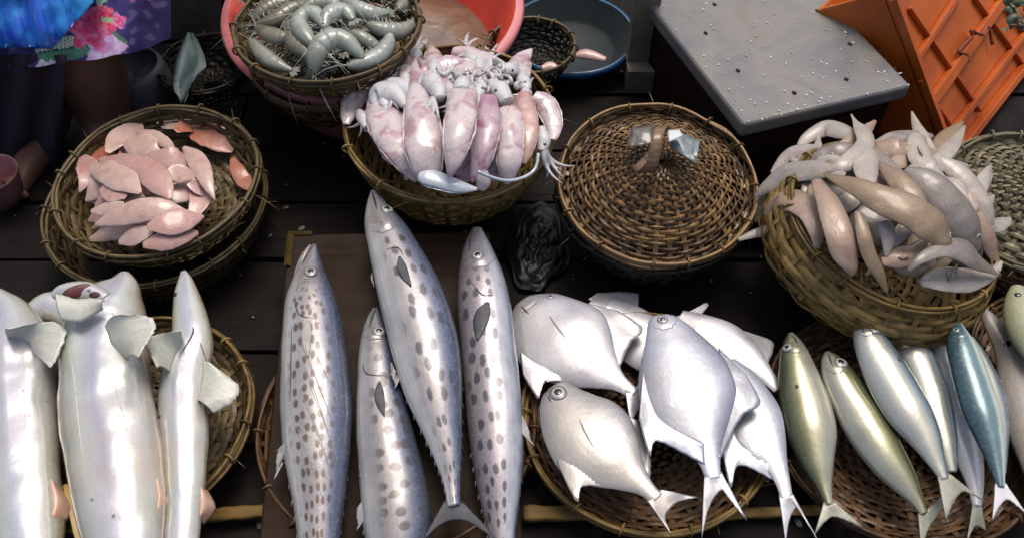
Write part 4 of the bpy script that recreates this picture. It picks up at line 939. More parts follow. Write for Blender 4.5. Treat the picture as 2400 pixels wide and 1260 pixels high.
def squid(label, spine, mi, zl, head=None, arm=None, fins=None, seed=0, thick=.72, eyep=None, mat=None):
    spine = [(a_, b_, c_*.95) for a_, b_, c_ in spine]
    rr = random.Random(seed); B = loft(spine, lambda x, y: zs(x, y) + zl, n=48, m=24, thick=thick*.55, k=.4, ye=1.3, lump=.16, seed=seed, dent=.2, rag=.06)
    root = thing('squid', label, 'squid', B.c[20], 'squid piled in the yellow brown basket')
    put(B, 'mantle', mat or SQM[mi], root)
    if fins:
        for b_, t_ in fins: pass
    fringe(B, 'mantle_fin', 6, 44, .16, mat or SQM[mi], root, seed)
    if len(spine) >= 99:
        q_ = catmull([r_[:3] for r_ in spine], 21)
        for sd_, a_, b_ in ((1, 11, 17), (-1, 11, 17)):
            if seed % 3 == 0 or (seed % 3 == 1 and sd_ > 0):
                ax_, ay_ = q_[a_][:2]; bx_, by_ = q_[b_][:2]; tx_, ty_ = bx_-ax_, by_-ay_; l_ = math.hypot(tx_, ty_) or 1; ox, oy = -ty_/l_*sd_, tx_/l_*sd_
                leaf(B, 'mantle_fin', (ax_ + ox*q_[a_][2]*.4, ay_ + oy*q_[a_][2]*.4), (bx_ + ox*q_[b_][2]*.2 + tx_*.3, by_ + oy*q_[b_][2]*.2 + ty_*.3), q_[a_][2]*.45, mat or SQM[mi], root, (.0006, .003), 0)
    if head:
        H = loft(head, lambda x, y: zs(x, y) + zl + .004, n=22, m=18, thick=.8, k=.4, lump=.16, seed=seed + 50, dent=.12)
        put(H, 'head', SQW, root)
        if eyep: p, n_ = hit(H, *eyep); link('eye', mesh('eye', *disc_data(p, n_, .0028, .4)), EYE_B, root)
    if arm: arms(root, B, *arm[:6], arm[6] if len(arm) > 6 else SQW, rr, zl + .006, *(arm[7:] if len(arm) > 7 else ()))
    return B
for i, sp in enumerate(([(900, 330, 20), (930, 350, 36), (980, 380, 30), (1010, 400, 10)], [(1190, 300, 24), (1170, 350, 40), (1150, 400, 26), (1130, 425, 8)], [(1230, 240, 20), (1180, 260, 40), (1120, 270, 40), (1060, 260, 14)], [(880, 230, 20), (940, 240, 40), (1000, 230, 40), (1060, 220, 16)], [(980, 180, 20), (1040, 175, 36), (1110, 185, 40), (1190, 210, 18)], [(1060, 330, 20), (1080, 370, 36), (1090, 400, 30), (1095, 425, 10)])):
    squid('squid mostly covered by the front ones in its basket', sp, i % 2, -.026, seed=100 + i)
rq = random.Random(5)
for k_ in range(16):
    a_ = rq.uniform(0, 6.28); q_ = rq.uniform(.3, 1)**.5; x_, y_ = 1060 + 185*math.cos(a_)*q_, 268 + 105*math.sin(a_)*q_; t_ = 1.57 + (x_ - 1060)/260*-.6 + rq.gauss(0, .25); L_ = rq.uniform(110, 160); w_ = rq.uniform(20, 28)
    sp_ = []; px_, py_ = x_ - L_*.5*math.cos(t_), y_ - L_*.5*math.sin(t_)
    for q in range(5): sp_.append((px_, py_, w_*(.8, 1, 1, .7, .2)[q])); px_ += L_/4*math.cos(t_); py_ += L_/4*math.sin(t_)
    mi_ = rq.choice((0, 0, 1, 2)); squid('%s squid mostly covered at the %s of its basket' % (('pale', 'purple', 'reddish')[mi_], where_(x_, y_, 1060, 268)), sp_, mi_, -.014 + .0005*k_, [(sp_[0][0] - 22*math.cos(t_), sp_[0][1] - 22*math.sin(t_), 8), (sp_[0][0] - 8*math.cos(t_), sp_[0][1] - 8*math.sin(t_), 15), (sp_[0][0] + 8*math.cos(t_), sp_[0][1] + 8*math.sin(t_), 12)], (sp_[0][0] - 20*math.cos(t_), sp_[0][1] - 20*math.sin(t_), -math.cos(t_), -math.sin(t_), 36, 6), seed=120 + k_)
for k_ in range(11):
    x_, y_ = rq.uniform(890, 1235), rq.uniform(150, 225); t_ = rq.uniform(-2.6, -.5); L_ = rq.uniform(55, 85); w_ = rq.uniform(16, 22)
    hx_, hy_ = x_ - math.cos(t_)*6, y_ - math.sin(t_)*6; o_ = rq.uniform(-.6, .6)
    sp_ = [(x_ + L_*f_*math.cos(t_), y_ + L_*.8*f_*math.sin(t_), w_*g_) for f_, g_ in ((0, .8), (.3, 1), (.6, .9), (.85, .5), (1, .15))]
    mi_ = rq.choice((0, 0, 1)); squid('%s squid showing its white head in the tangle at the %s' % (('pale', 'purple')[mi_], where_(x_, y_, 1060, 190)), sp_, mi_, .0 + .001*k_, [(hx_ + 16*math.cos(t_), hy_ + 16*math.sin(t_), 10), (hx_, hy_, 17), (hx_ - 16*math.cos(t_ + o_), hy_ - 16*math.sin(t_ + o_), 14), (hx_ - 24*math.cos(t_ + o_), hy_ - 24*math.sin(t_ + o_), 7)], (hx_ - 18*math.cos(t_ + o_), hy_ - 18*math.sin(t_ + o_), -math.cos(t_ + o_), -math.sin(t_ + o_), 48, 7, SQW, 6, .6), seed=150 + k_, eyep=(hx_ + 4, hy_ + 2))
squid('pinkish squid lying across the very back of the heap', [(1060, 122, 12), (1098, 128, 20), (1150, 150, 20), (1196, 172, 13), (1218, 181, 4)], 0, -.006, seed=1)
squid('purple blotched squid at the back behind the tall pointed one', [(985, 172, 12), (1020, 158, 20), (1062, 152, 22), (1100, 150, 8)], 1, .0, seed=2)
squid('glistening grey squid at the back left of the heap', [(905, 176, 10), (930, 168, 18), (965, 172, 18), (985, 182, 8)], 0, .0, (((895, 195, 8), (925, 205, 22), (960, 222, 20), (975, 240, 8))), (935, 215, -.6, 1, 38, 7), seed=3, mat=SQG)
squid('squid drooping over the left rim with its arms hanging', [(868, 186, 16), (848, 205, 24), (828, 238, 24), (816, 270, 18), (812, 292, 8)], 0, .004, [(842, 262, 8), (852, 280, 16), (858, 300, 8)], (846, 285, .3, 1, 36, 6), seed=4)
squid('large squid with a grey pink side at the front left', [(880, 228, 22), (893, 262, 40), (915, 305, 46), (940, 350, 40), (960, 392, 26), (978, 424, 8)], 0, .0, [(878, 250, 10), (892, 228, 30), (930, 225, 26), (950, 250, 8)], (900, 245, -.3, 1, 42, 8), seed=5)
squid('orange tinged squid at the right of the heap', [(1224, 220, 20), (1230, 250, 25), (1236, 300, 26), (1234, 345, 20), (1228, 384, 6)], 2, .012, seed=6)
squid('squid hanging over the right rim with dangling tentacles', [(1250, 225, 14), (1275, 242, 26), (1293, 275, 25), (1298, 305, 18), (1294, 328, 10)], 0, .008, [(1268, 300, 10), (1272, 330, 18), (1268, 355, 10)], (1275, 345, .05, 1, 92, 5, SQW, 8, .28), seed=7, eyep=(1277, 338))
squid('violet headed squid right of the centre one', [(1136, 228, 27), (1141, 272, 33), (1137, 330, 31), (1124, 385, 22), (1104, 426, 6)], 1, .012, seed=8, fins=[([(1100, 340), (1090, 400)], [(1092, 330), (1112, 300), (1118, 380)])])
squid('squid with a clean cut end and bluish lower half', [(1192, 256, 27), (1196, 290, 33), (1196, 340, 32), (1192, 385, 28), (1190, 418, 16), (1188, 432, 5)], 0, .016, [(1150, 190, 8), (1170, 212, 22), (1190, 240, 18)], (1165, 205, -.4, -.4, 24, 6), seed=9, eyep=(1162, 212))
squid('tall squid with its pointed tip rising at the back and body down the front', [(971, 134, 4), (974, 170, 14), (980, 220, 26), (986, 270, 40), (992, 330, 48), (1000, 385, 40), (1005, 420, 26), (1008, 438, 8)], 0, .02, [(982, 200, 6), (1003, 188, 22), (1022, 205, 24), (1030, 232, 12)], (1014, 232, .05, 1, 62, 5, SQW, 8, .4), seed=10)
squid('glassy bluish squid lying along the front rim', [(984, 410, 14), (1004, 416, 22), (1040, 428, 20), (1080, 438, 15), (1118, 443, 4)], 0, .028, seed=11, mat=SQG)
squid('small squid tip by the front rim', [(1136, 400, 8), (1132, 425, 17), (1126, 445, 10)], 0, .018, seed=12)
squid('centre squid with a squared collar, standing upright on top', [(1082, 212, 28), (1084, 222, 36), (1082, 262, 38), (1074, 318, 36), (1064, 372, 22), (1056, 404, 10), (1054, 416, 4)], 0, .036, [(1082, 216, 20), (1083, 200, 22), (1084, 186, 12)], (1075, 180, -.1, -1, 26, 7, SQW, 8, .7), seed=13, fins=[([(1074, 330), (1060, 395)], [(1098, 330), (1102, 350), (1080, 390)])])
pts = [P(x, y, zs(x, y) + .045) for x, y in catmull([(1120, 402), (1150, 415), (1190, 424), (1230, 415), (1255, 395), (1262, 360)], 16)]
tag(tube('tentacle_strand', pts, .0028, SQG, None, 7), 'single long thin tentacle strung across the front of the squid', 'tentacle')
lst = []
rr = random.Random(17)
for i in range(46):
    x, y_ = rr.gauss(1120, 45), rr.gauss(185, 18); t_ = rr.uniform(0, 6.28); c_ = rr.uniform(-2.5, 2.5); l_ = rr.uniform(14, 40); w_ = rr.uniform(.0022, .0048); pp = [P(x + l_*q*math.cos(t_ + c_*q), y_ + l_*q*math.sin(t_ + c_*q), zs(x, y_) + .016 + .008*math.sin(q*3.14)) for q in (0, .2, .4, .6, .8, 1)]; lst.append(tube_data(pp, [w_, w_, w_*.9, w_*.75, w_*.55, w_*.25], 7))
sl_ = link('loose_tentacles', mesh('loose_tentacles', *join(lst)), SQW); sl_['kind'] = 'stuff'

# ---- brown fish
rb_ = random.Random(77)
BFX = []
for k_ in range(30):
    a_ = rb_.uniform(0, 6.28); q_ = rb_.uniform(.15, 1)**.5; x_, y_ = 2090 + 215*math.cos(a_)*q_, 465 + 165*math.sin(a_)*q_; t_ = a_ + rb_.choice((0, 0, 3.14)) + rb_.gauss(0, .7); L_ = rb_.uniform(120, 190); c_ = rb_.uniform(-.7, .7); w_ = rb_.uniform(15, 24)
    sp_ = []; px_, py_ = x_ - L_*.5*math.cos(t_), y_ - L_*.4*math.sin(t_)
    for q in range(6): sp_.append((px_, py_, w_*(.2, .75, 1, .95, .6, .15)[q])); px_ += L_/5*math.cos(t_); py_ += L_/5*.8*math.sin(t_); t_ += c_/4
    BFX.append((sp_, rb_.choice((0, 1, 1, 2, 3, 3)), -.016 + .0004*k_, None, 0))
def where(x, y, cx, cy):
    a = math.degrees(math.atan2((cy - y)*1.4, x - cx)) % 360
    return ('right', 'back right', 'back', 'back left', 'left', 'front left', 'front', 'front right')[int((a + 22.5)//45) % 8]
BFM = [skin('brown_fish_skin_%s' % n_, [(0, a_), (.3, b_), (.7, c_), (1, d_)], [(0, (.75, .73, .72)), (.2, (1, 1, 1)), (1, (.9, .88, .86))], None, None, .42, .05, .3, .4, 35, blot=(16, e_, .5, .6), bk=.5, wr=.9)
       for n_, a_, b_, c_, d_, e_ in (('tan', (.40, .30, .195), (.35, .255, .155), (.29, .205, .12), (.2, .14, .085), (.2, .135, .095)), ('rosy', (.50, .39, .30), (.44, .325, .235), (.37, .25, .18), (.27, .185, .135), (.25, .145, .115)), ('grey', (.37, .325, .275), (.30, .26, .225), (.235, .205, .18), (.155, .135, .12), (.14, .115, .11)), ('silver', (.53, .48, .40), (.48, .435, .365), (.41, .37, .32), (.28, .255, .225), (.31, .25, .235)))]
zb = dome(2090, 470, 330, 270, .15, .13)
BF = [
 ([(2080, 560, 20), (2120, 590, 50), (2180, 600, 40), (2230, 600, 10)], 0, -.03, None, 0), ([(1960, 480, 20), (2000, 500, 50), (2060, 540, 40), (2100, 580, 10)], 2, -.03, None, 0), ([(2200, 480, 20), (2240, 540, 50), (2270, 600, 40), (2280, 640, 10)], 2, -.03, None, 0), ([(1900, 420, 20), (1960, 440, 40), (2040, 440, 40), (2120, 440, 10)], 1, -.03, None, 0), ([(1960, 350, 20), (2040, 370, 44), (2120, 380, 40), (2180, 380, 10)], 2, -.03, None, 0),
 ([(1868, 352, 5), (1890, 325, 15), (1935, 304, 22), (1982, 314, 20), (2012, 332, 8)], 3, -.012, 'silvery fish arched along the back left of the heap', 0),
 ([(1896, 378, 8), (1932, 364, 22), (1975, 352, 22), (2005, 338, 6)], 2, -.006, 'dark wet fish under the arched ones at the back left', 0),
 ([(1808, 406, 5), (1838, 376, 18), (1875, 356, 20), (1924, 344, 5)], 3, -.002, 'pale fish sloping down to the left over the dark red tub', 0),
 ([(2048, 338, 10), (2075, 346, 28), (2112, 352, 32), (2138, 338, 10)], 1, -.004, 'short tan fish with rosy belly at the back of the heap', 0),
 ([(2150, 318, 24), (2150, 345, 30), (2164, 380, 28), (2192, 404, 16), (2222, 424, 4)], 3, .004, 'fish bent over the back right with a squarish grey back', 0),
 ([(2196, 366, 8), (2232, 394, 23), (2275, 440, 30), (2302, 490, 29), (2318, 530, 14)], 3, .0, 'long silver fish along the right edge of the heap', 0),
 ([(2062, 384, 10), (2095, 414, 26), (2132, 450, 28), (2164, 482, 14)], 0, .002, 'tan fish behind the long diagonal one', 0),
 ([(2122, 398, 12), (2160, 420, 31), (2210, 460, 43), (2250, 512, 46), (2280, 558, 30), (2294, 584, 10)], 2, .006, 'broad dark grey fish right of the long diagonal one', 1),
 ([(2310, 516, 16), (2335, 526, 20), (2358, 518, 15), (2368, 510, 4)], 3, -.01, 'small fish tail poking out over the right rim', 0),
 ([(2296, 498, 10), (2310, 545, 22), (2326, 588, 17), (2338, 604, 6)], 1, .01, 'rosy grey fish hanging by the right rim', 0),
 ([(2028, 338, 16), (2032, 366, 30), (2030, 398, 34), (2034, 424, 24), (2046, 438, 8)], 3, .008, 'short silvery fish at the top with its blunt end toward the viewer', 2),
 ([(1995, 268, 2), (2006, 286, 7), (2022, 308, 20), (2028, 336, 25), (2008, 364, 26), (1972, 390, 20), (1938, 402, 5)], 3, .014, 'bent pale fish with a thin tail sticking up at the top', 0),
 ([(1730, 562, 5), (1765, 548, 11), (1800, 536, 15), (1832, 518, 12)], 2, -.005, 'thin grey tail lying over the left rim', 0),
 ([(1794, 506, 11), (1822, 482, 27), (1862, 474, 33), (1898, 498, 32), (1914, 545, 22), (1916, 582, 8)], 1, .0, 'blunt headed rosy fish curled over the left rim', 0),
 ([(1770, 462, 4), (1800, 436, 18), (1850, 408, 26), (1920, 400, 23), (1980, 410, 6)], 3, .008, 'long pale fish reaching out over the left side', 0),
 ([(2070, 520, 20), (2082, 555, 20), (2078, 600, 6)], 3, .0, 'whitish flat tail under the long diagonal fish', 0),
 ([(2066, 612, 10), (2105, 604, 28), (2145, 588, 24), (2174, 552, 6)], 1, .0, 'tan fish belly curved under the long diagonal fish', 0),
 ([(2010, 496, 8), (2022, 538, 19), (2036, 590, 21), (2060, 640, 16), (2080, 684, 4)], 0, .014, 'narrow yellowish fish pointing down to the front rim', 0),
 ([(1914, 424, 14), (1938, 468, 30), (1960, 530, 39), (1980, 592, 34), (1995, 628, 20), (1999, 644, 7)], 1, .016, 'upright rosy brown fish with grey head at the front left', 0),
 ([(1930, 406, 3), (1985, 428, 20), (2060, 462, 36), (2130, 492, 43), (2182, 528, 44), (2216, 562, 26), (2228, 576, 8)], 0, .026, 'long tan fish lying diagonally across the top of the heap', 1),
 ([(2156, 664, 8), (2188, 656, 27), (2240, 654, 33), (2290, 650, 28), (2330, 632, 16), (2348, 612, 4)], 3, .006, 'plump silver white fish on the front right rim', 3),
 ([(2128, 634, 5), (2160, 605, 14), (2208, 584, 22), (2255, 590, 30), (2300, 618, 16), (2340, 644, 4)], 2, .028, 'bent grey fish with a thin tail lying over the silver white one', 0),
]
BF = BF[:5] + BFX + BF[5:]
for i, (sp, mi, zl, lb, ex) in enumerate(BF):
    if lb: sp = [(a_, b_, c_*.9) for a_, b_, c_ in sp]
    B = loft(sp, lambda x, y: zb(x, y) + zl, n=44, m=20, thick=.32, k=.4, ye=1.4, lump=.15, seed=i + 200, dent=.16, gill=.24 if ex == 1 else None)
    root = thing('brown_fish', lb or '%s brown fish mostly covered at the %s of the overflowing basket' % (('tan', 'rosy', 'grey', 'silvery')[mi], where(*sp[2][:2], 2090, 470)), 'fish', B.c[20], 'brown fish heaped in the tilted basket')
    put(B, 'body', BFM[mi], root)
    a_, b_ = sp[-2], sp[-1]
    if ex == 1:
        q = catmull(sp, 20)[17]; eye(B, q[0] + 6, q[1] - 18, 8, root)
    if ex == 22:
        p, n_ = hit(B, 2034, 385); n_ = (n_ + (CAM - p).normalized()).normalized()
        link('mouth', mesh('mouth', *disc_data(p - n_*.001, n_, .013, .1, 22, 4)), simple('mouth_grey', (.05, .045, .04), (.10, .09, .08), .6), root)
        pts = [p + (n_.orthogonal().normalized()*math.cos(t) + n_.cross(n_.orthogonal().normalized())*math.sin(t))*.0135 + n_*.0005 for t in [2*math.pi*k_/28 for k_ in range(28)]]
        link('lip', mesh('lip', *tube_data(pts, .003, 6, closed=True)), BFM[3], root)
    if ex == 3: fin('pectoral_fin', [(2218, 640), (2222, 660)], [(2240, 628), (2232, 650)], .0005, .008, MFIN, root, B, 10, 5, .1, .003)
    if ex == 0 and lb and i % 3 == 0: fin('pectoral_fin', [sp[1][:2], (sp[1][0] + 8, sp[1][1] + 6)], [((sp[1][0] + sp[2][0])/2, (sp[1][1] + sp[2][1])/2), ((sp[1][0] + sp[2][0])/2 + 6, (sp[1][1] + sp[2][1])/2 + 8)], .0005, .004, BFM[mi], root, B, 8, 5, .1, .002)

# ---- shrimp
SHM = [skin('shrimp_shell_%s' % n_, [(0, a_), (.5, b_), (1, c_)], [(0, (.6, .58, .48)), (.28, (.8, .8, .72)), (.36, (1, 1, 1)), (.9, (.95, .95, .9)), (1, (.7, .68, .55))], None, (120, .12, (.12, .12, .09)), .32, 0, .35, .35, 40, sss=.12, blot=(22, (.16, .17, .13), .5, .5))
       for n_, a_, b_, c_ in (('grey', (.24, .25, .21), (.29, .30, .255), (.18, .185, .15)), ('pale', (.31, .345, .31), (.36, .40, .36), (.25, .275, .24)), ('brown', (.16, .145, .10), (.21, .195, .14), (.12, .11, .075)))]
zh = dome(770, 60, 215, 140, .235, .05)
SHR = [
 ([(590, 52, 8), (615, 30, 16), (645, 12, 16), (670, 5, 6)], 2, 'brownish shrimp along the left rim of its basket'),
 ([(598, 62, 6), (645, 48, 16), (682, 24, 17), (718, 10, 8)], 2, 'brownish shrimp slanting up at the back left'),
 ([(930, 25, 7), (950, 10, 15), (975, -5, 8)], 0, 'shrimp at the far right by the back rim'),
 ([(700, 30, 6), (735, 12, 16), (775, 10, 17), (800, 25, 7)], 0, 'dull shrimp behind the two curled ones'),
 ([(800, -5, 7), (835, 20, 17), (872, 33, 17), (908, 30, 7)], 1, 'pale shrimp stretched along the back right'),
 ([(820, 75, 7), (850, 90, 14), (880, 110, 12), (895, 122, 5)], 0, 'shrimp half buried between the arched one and the right rim'),
 ([(672, 78, 8), (690, 98, 20), (715, 120, 18), (738, 145, 8)], 2, 'dark shrimp left of the big arched one'),
 ([(602, 66, 6), (628, 82, 16), (655, 90, 15), (684, 84, 6)], 2, 'shrimp with beads of light at the left'),
 ([(590, 96, 10), (612, 124, 17), (642, 148, 16), (685, 166, 4)], 0, 'shrimp at the front left with feelers over the rim'),
 ([(862, 56, 8), (895, 70, 16), (935, 74, 17), (970, 55, 9)], 0, 'shrimp with a blue dark head by the right rim'),
 ([(814, 155, 7), (850, 148, 15), (888, 132, 18), (908, 106, 17), (914, 80, 8)], 1, 'long pale shrimp curving up at the front right'),
 ([(762, 66, 7), (764, 46, 17), (785, 30, 19), (812, 30, 16), (828, 48, 6)], 1, 'arched pale shrimp, the right one of the two curled together'),
 ([(738, 108, 7), (715, 84, 19), (700, 56, 19), (715, 36, 17), (742, 36, 16), (762, 66, 6)], 1, 'curled pale shrimp with its head down, left of the other curled one'),
 ([(735, 172, 9), (740, 135, 21), (755, 106, 23), (788, 92, 21), (820, 104, 18), (852, 138, 7)], 1, 'largest arched pale shrimp at the front centre'),
]
for k_ in range(34):
    a_ = rr.uniform(0, 6.28); q_ = rr.uniform(.1, 1)**.5; x, y_ = 765 + 165*math.cos(a_)*q_, 55 + 92*math.sin(a_)*q_; t_ = rr.uniform(0, 6.28); c_ = rr.uniform(-.9, .9); sp = []
    for q in range(4): sp.append((x, y_, (7, 15, 15, 6)[q])); x += 32*math.cos(t_); y_ += 26*math.sin(t_); t_ += c_
    SHR.insert(0, (sp, rr.choice((0, 2)), None))
LEGM = simple('shrimp_leg', (.40, .40, .33), (.30, .30, .24), .35, coat=.3)
for i, (sp, mi, lb) in enumerate(SHR):
    zl = (-.024 + .0005*i if i < 34 else .002 + (i - 34)*.0016)
    sp = [(a_, b_, c_*1.12) for a_, b_, c_ in sp]
    B = loft(sp, lambda x, y: zh(x, y) + zl, n=56, m=16, thick=.85, k=.4, lump=.03, seed=i + 300, seg=8, sega=.04)
    root = thing('shrimp', lb or '%s shrimp half buried at the %s of its basket' % (('grey', 'pale', 'brownish')[mi], where(*sp[1][:2], 768, 55)), 'shrimp', B.c[28], 'grey shrimp in the basket on the tub')
    put(B, 'shell', SHM[mi], root)
    if lb is None and i < 12: continue
    cx, cy = sum(s[0] for s in sp)/len(sp), sum(s[1] for s in sp)/len(sp); st = catmull([s[:3] for s in sp], 40)
    T0 = (B.c[0] - B.c[6]).normalized(); pts0 = B.c[0]; S0 = B.s[0]; N0 = B.n[0]
    rsgn = 1 if (st[20][0] - cx)*B.s[28].x < 0 else -1
    for k_ in range(9):
        ii = 6 + k_*4; c_ = B.c[ii]; S, N, (wl, wr, t) = B.s[ii], B.n[ii], B.w[ii]; e_ = (wr if rsgn > 0 else wl)*.8; l_ = .012 + .006*rr.random()
        d_ = (S*rsgn + T0*rr.uniform(-.2, .9) + N*rr.uniform(-.2, .3)).normalized(); b_ = c_ + S*rsgn*e_
        link('leg', mesh('leg', *tube_data([b_, b_ + d_*l_*.5 + N*.002, b_ + d_*l_ - N*.002], [.0011, .0009, .0004], 5)), LEGM, root)
    for k_ in range(2):
        d_ = (T0 + S0*rr.uniform(-.6, .6) + N0*rr.uniform(.1, .5)).normalized(); b_ = pts0; L = rr.uniform(.05, .11); bend = S0*rr.uniform(-.5, .5)
        link('antenna', mesh('antenna', *tube_data([b_ + (d_ + bend*q)*L*q + Vector((0, 0, -.03*q*q)) for q in (0, .25, .5, .75, 1)], [.0008, .0007, .0006, .0005, .0003], 4)), LEGM, root)
    link('rostrum', mesh('rostrum', *tube_data([B.c[2] + N0*.002, pts0 + T0*.006 + N0*.003, pts0 + T0*.016 + N0*.004], [.003, .0018, .0004], 6)), SHM[mi], root)
    p = B.c[3] + B.n[3]*B.w[3][2] + S0*.003
    link('eye', mesh('eye', *disc_data(p, (CAM - p).normalized(), .0022, .8, 10, 4)), EYE_B, root)
    Te = (B.c[-1] - B.c[-5]).normalized(); Se = B.s[-1]; lst = []
    for k_ in (-1.5, -.5, .5, 1.5):
        d_ = (Te + Se*k_*.55).normalized(); q_ = d_.cross(B.n[-1]).normalized(); b_ = B.c[-1] - Te*.004
        V_ = [b_ + q_*.001, b_ + d_*.009 + q_*.0036, b_ + d_*.017 + q_*.002, b_ + d_*.0185, b_ + d_*.017 - q_*.002, b_ + d_*.009 - q_*.0036, b_ - q_*.001]
        lst.append(([v_ + B.n[-1]*.0006 for v_ in V_] + [v_ - B.n[-1]*.0006 for v_ in V_], [(0, 1, 2, 3, 4, 5, 6), (13, 12, 11, 10, 9, 8, 7)] + [(j, (j+1) % 7, 7 + (j+1) % 7, 7 + j) for j in range(7)]))
    link('tail_fan', mesh('tail_fan', *join(lst), False), SHM[mi], root)
for k_ in range(2):
    sp = [[(1345, 130, 5), (1375, 128, 12), (1420, 140, 6)], [(1270, 160, 5), (1290, 155, 10), (1308, 162, 5)]][k_]
    B = loft(sp, .10 if k_ == 0 else .085, n=24, m=14, thick=.5, seed=400 + k_)
    tag(put(B, 'fish_piece', FILM[k_], None), ['dull pink piece of fish inside the blue rimmed tub', 'small pale piece of fish lying in the frayed dark basket'][k_], 'fish piece')
# bowl at the far left
c = P(-8, 432, .05); bw_ = thing('pink_bowl', 'pink plastic bowl cut off by the left edge', 'bowl', c - Vector((0, 0, .05)))
r_ = 62*mpp(c)
link('bowl_shell', mesh('bowl_shell', *lathe_data([(.001, 0), (r_*.5, 0), (r_*.8, .03), (r_*.98, .075), (r_, .08), (r_*.95, .076), (r_*.75, .034), (r_*.45, .008), (.001, .008)], 48, .01)), simple('dusty_pink_plastic', (.26, .11, .12), (.18, .07, .085), .45), bw_, False)

# ================================================================== THE SELLER (lower half in view)
SKINM = simple('brown_skin', (.17, .085, .055), (.13, .06, .04), .5, scale=12, bump=.15, bscale=200)
f0 = P(250, 345, .0); Y0 = f0.y + .03; x0 = PY(200, 230, Y0).x; x1 = x0 + .135
per = thing('person', 'seated seller in purple floral skirt with a bare brown shin showing below the hem', 'person', Vector((x0, Y0 + .3, 0)))
def skinbody(name, verts, edges, rad, mat, parent, root=0, sub=2):
    me = bpy.data.meshes.new(name); me.from_pydata([tuple(v_) for v_ in verts], edges, [])
    o = link(name, me, mat, parent); m_ = o.modifiers.new('skin', 'SKIN')
    for i, r_ in enumerate(rad):
        sv = me.skin_vertices[0].data[i]; sv.radius = (r_, r_) if not hasattr(r_, '__len__') else r_
        sv.use_root = (i == root)
    m_.use_smooth_shade = True
    s_ = o.modifiers.new('sub', 'SUBSURF'); s_.levels = sub; s_.render_levels = sub
    return o
yk = Y0; yh = Y0 + .44; zk = .46; pel = Vector(((x0 + x1)/2 - .02, yh + .02, .44)); xs = pel.x
V = [pel, pel + Vector((0, .02, .2)), pel + Vector((0, .0, .42)), pel + Vector((0, -.02, .53)), pel + Vector((0, -.03, .60)), pel + Vector((0, -.045, .70)), pel + Vector((0, -.04, .79))]
E = [(i, i+1) for i in range(6)]; RD = [(.15, .12), (.13, .10), (.15, .10), .055, .055, .085, .06]
xl = x0 - .10
for kx, sx in ((xl, -1), (x0 + .02, 1)):
    n_ = len(V); V += [Vector((xs + sx*.09, yh - .03, .42)), Vector((kx, yk + .09, zk - .10)), Vector((kx, yk + .01, .24)), Vector((kx, yk + .015, .06)), Vector((kx - .0, yk - .03, .022)), Vector((kx + sx*.02, yk - .14, .016))]
    E += [(0, n_)] + [(n_ + j, n_ + j + 1) for j in range(5)]; RD += [.09, .07, .09, .062, .036, .026]
    for t_ in range(5):      # toes
        V.append(Vector((kx + sx*(.02 + (t_ - 2)*.014), yk - .185 + .006*abs(t_ - 1), .012))); E.append((n_ + 5, len(V) - 1)); RD.append(.009)
for sx in (-1, 1):           # arms resting on the lap, hands with fingers
    n_ = len(V); V += [pel + Vector((sx*.17, -.01, .47)), pel + Vector((sx*.22, -.06, .22)), pel + Vector((sx*.13, -.26, .12)), pel + Vector((sx*.10, -.33, .11))]
    E += [(2, n_), (n_, n_+1), (n_+1, n_+2), (n_+2, n_+3)]; RD += [.05, .042, .03, .03]
    for q in range(4):
        V += [pel + Vector((sx*(.10 + (q - 1.5)*.018), -.38, .10)), pel + Vector((sx*(.10 + (q - 1.5)*.019), -.415 + .006*abs(q-1), .085))]; E += [(n_+3, len(V)-2), (len(V)-2, len(V)-1)]; RD += [.009, .008]
    V += [pel + Vector((sx*.055, -.35, .115)), pel + Vector((sx*.04, -.375, .10))]; E += [(n_+3, len(V)-2), (len(V)-2, len(V)-1)]; RD += [.011, .009]
body = skinbody('body', V, E, RD, SKINM, per)
hd = pel + Vector((0, -.045, .70))
link('nose', mesh('nose', *disc_data(hd + Vector((0, -.085, .0)), Vector((0, -1, .1)).normalized(), .016, .9, 12, 4)), SKINM, per)
for sx in (-1, 1): link('eye', mesh('eye', *disc_data(hd + Vector((sx*.03, -.078, .03)), Vector((0, -1, 0)), .011, .4, 12, 4)), EYE_W, per)
link('lips', mesh('lips', *disc_data(hd + Vector((0, -.076, -.045)), Vector((0, -1, 0)), .02, .3, 12, 4)), simple('lip_skin', (.2, .07, .06)), per)
HAIR = simple('black_hair', (.012, .01, .009), None, .4)
skinbody('hair', [hd + Vector((0, .02, .10)), hd + Vector((0, .075, .06)), hd + Vector((0, .085, -.03)), hd + Vector((0, .12, -.06))], [(0, 1), (1, 2), (2, 3)], [.075, .07, .055, .05], HAIR, per)
BLOU = simple('dark_blouse', (.09, .02, .05), (.06, .012, .03), .7)
skinbody('blouse', [pel + Vector((0, 0, .05)), pel + Vector((0, .02, .2)), pel + Vector((0, 0, .42)), pel + Vector((.17, -.01, .47)), pel + Vector((.21, -.05, .28)), pel + Vector((-.17, -.01, .47)), pel + Vector((-.21, -.05, .28))], [(0, 1), (1, 2), (2, 3), (3, 4), (2, 5), (5, 6)], [(.16, .13), (.145, .115), (.165, .115), .06, .052, .06, .052], BLOU, per)
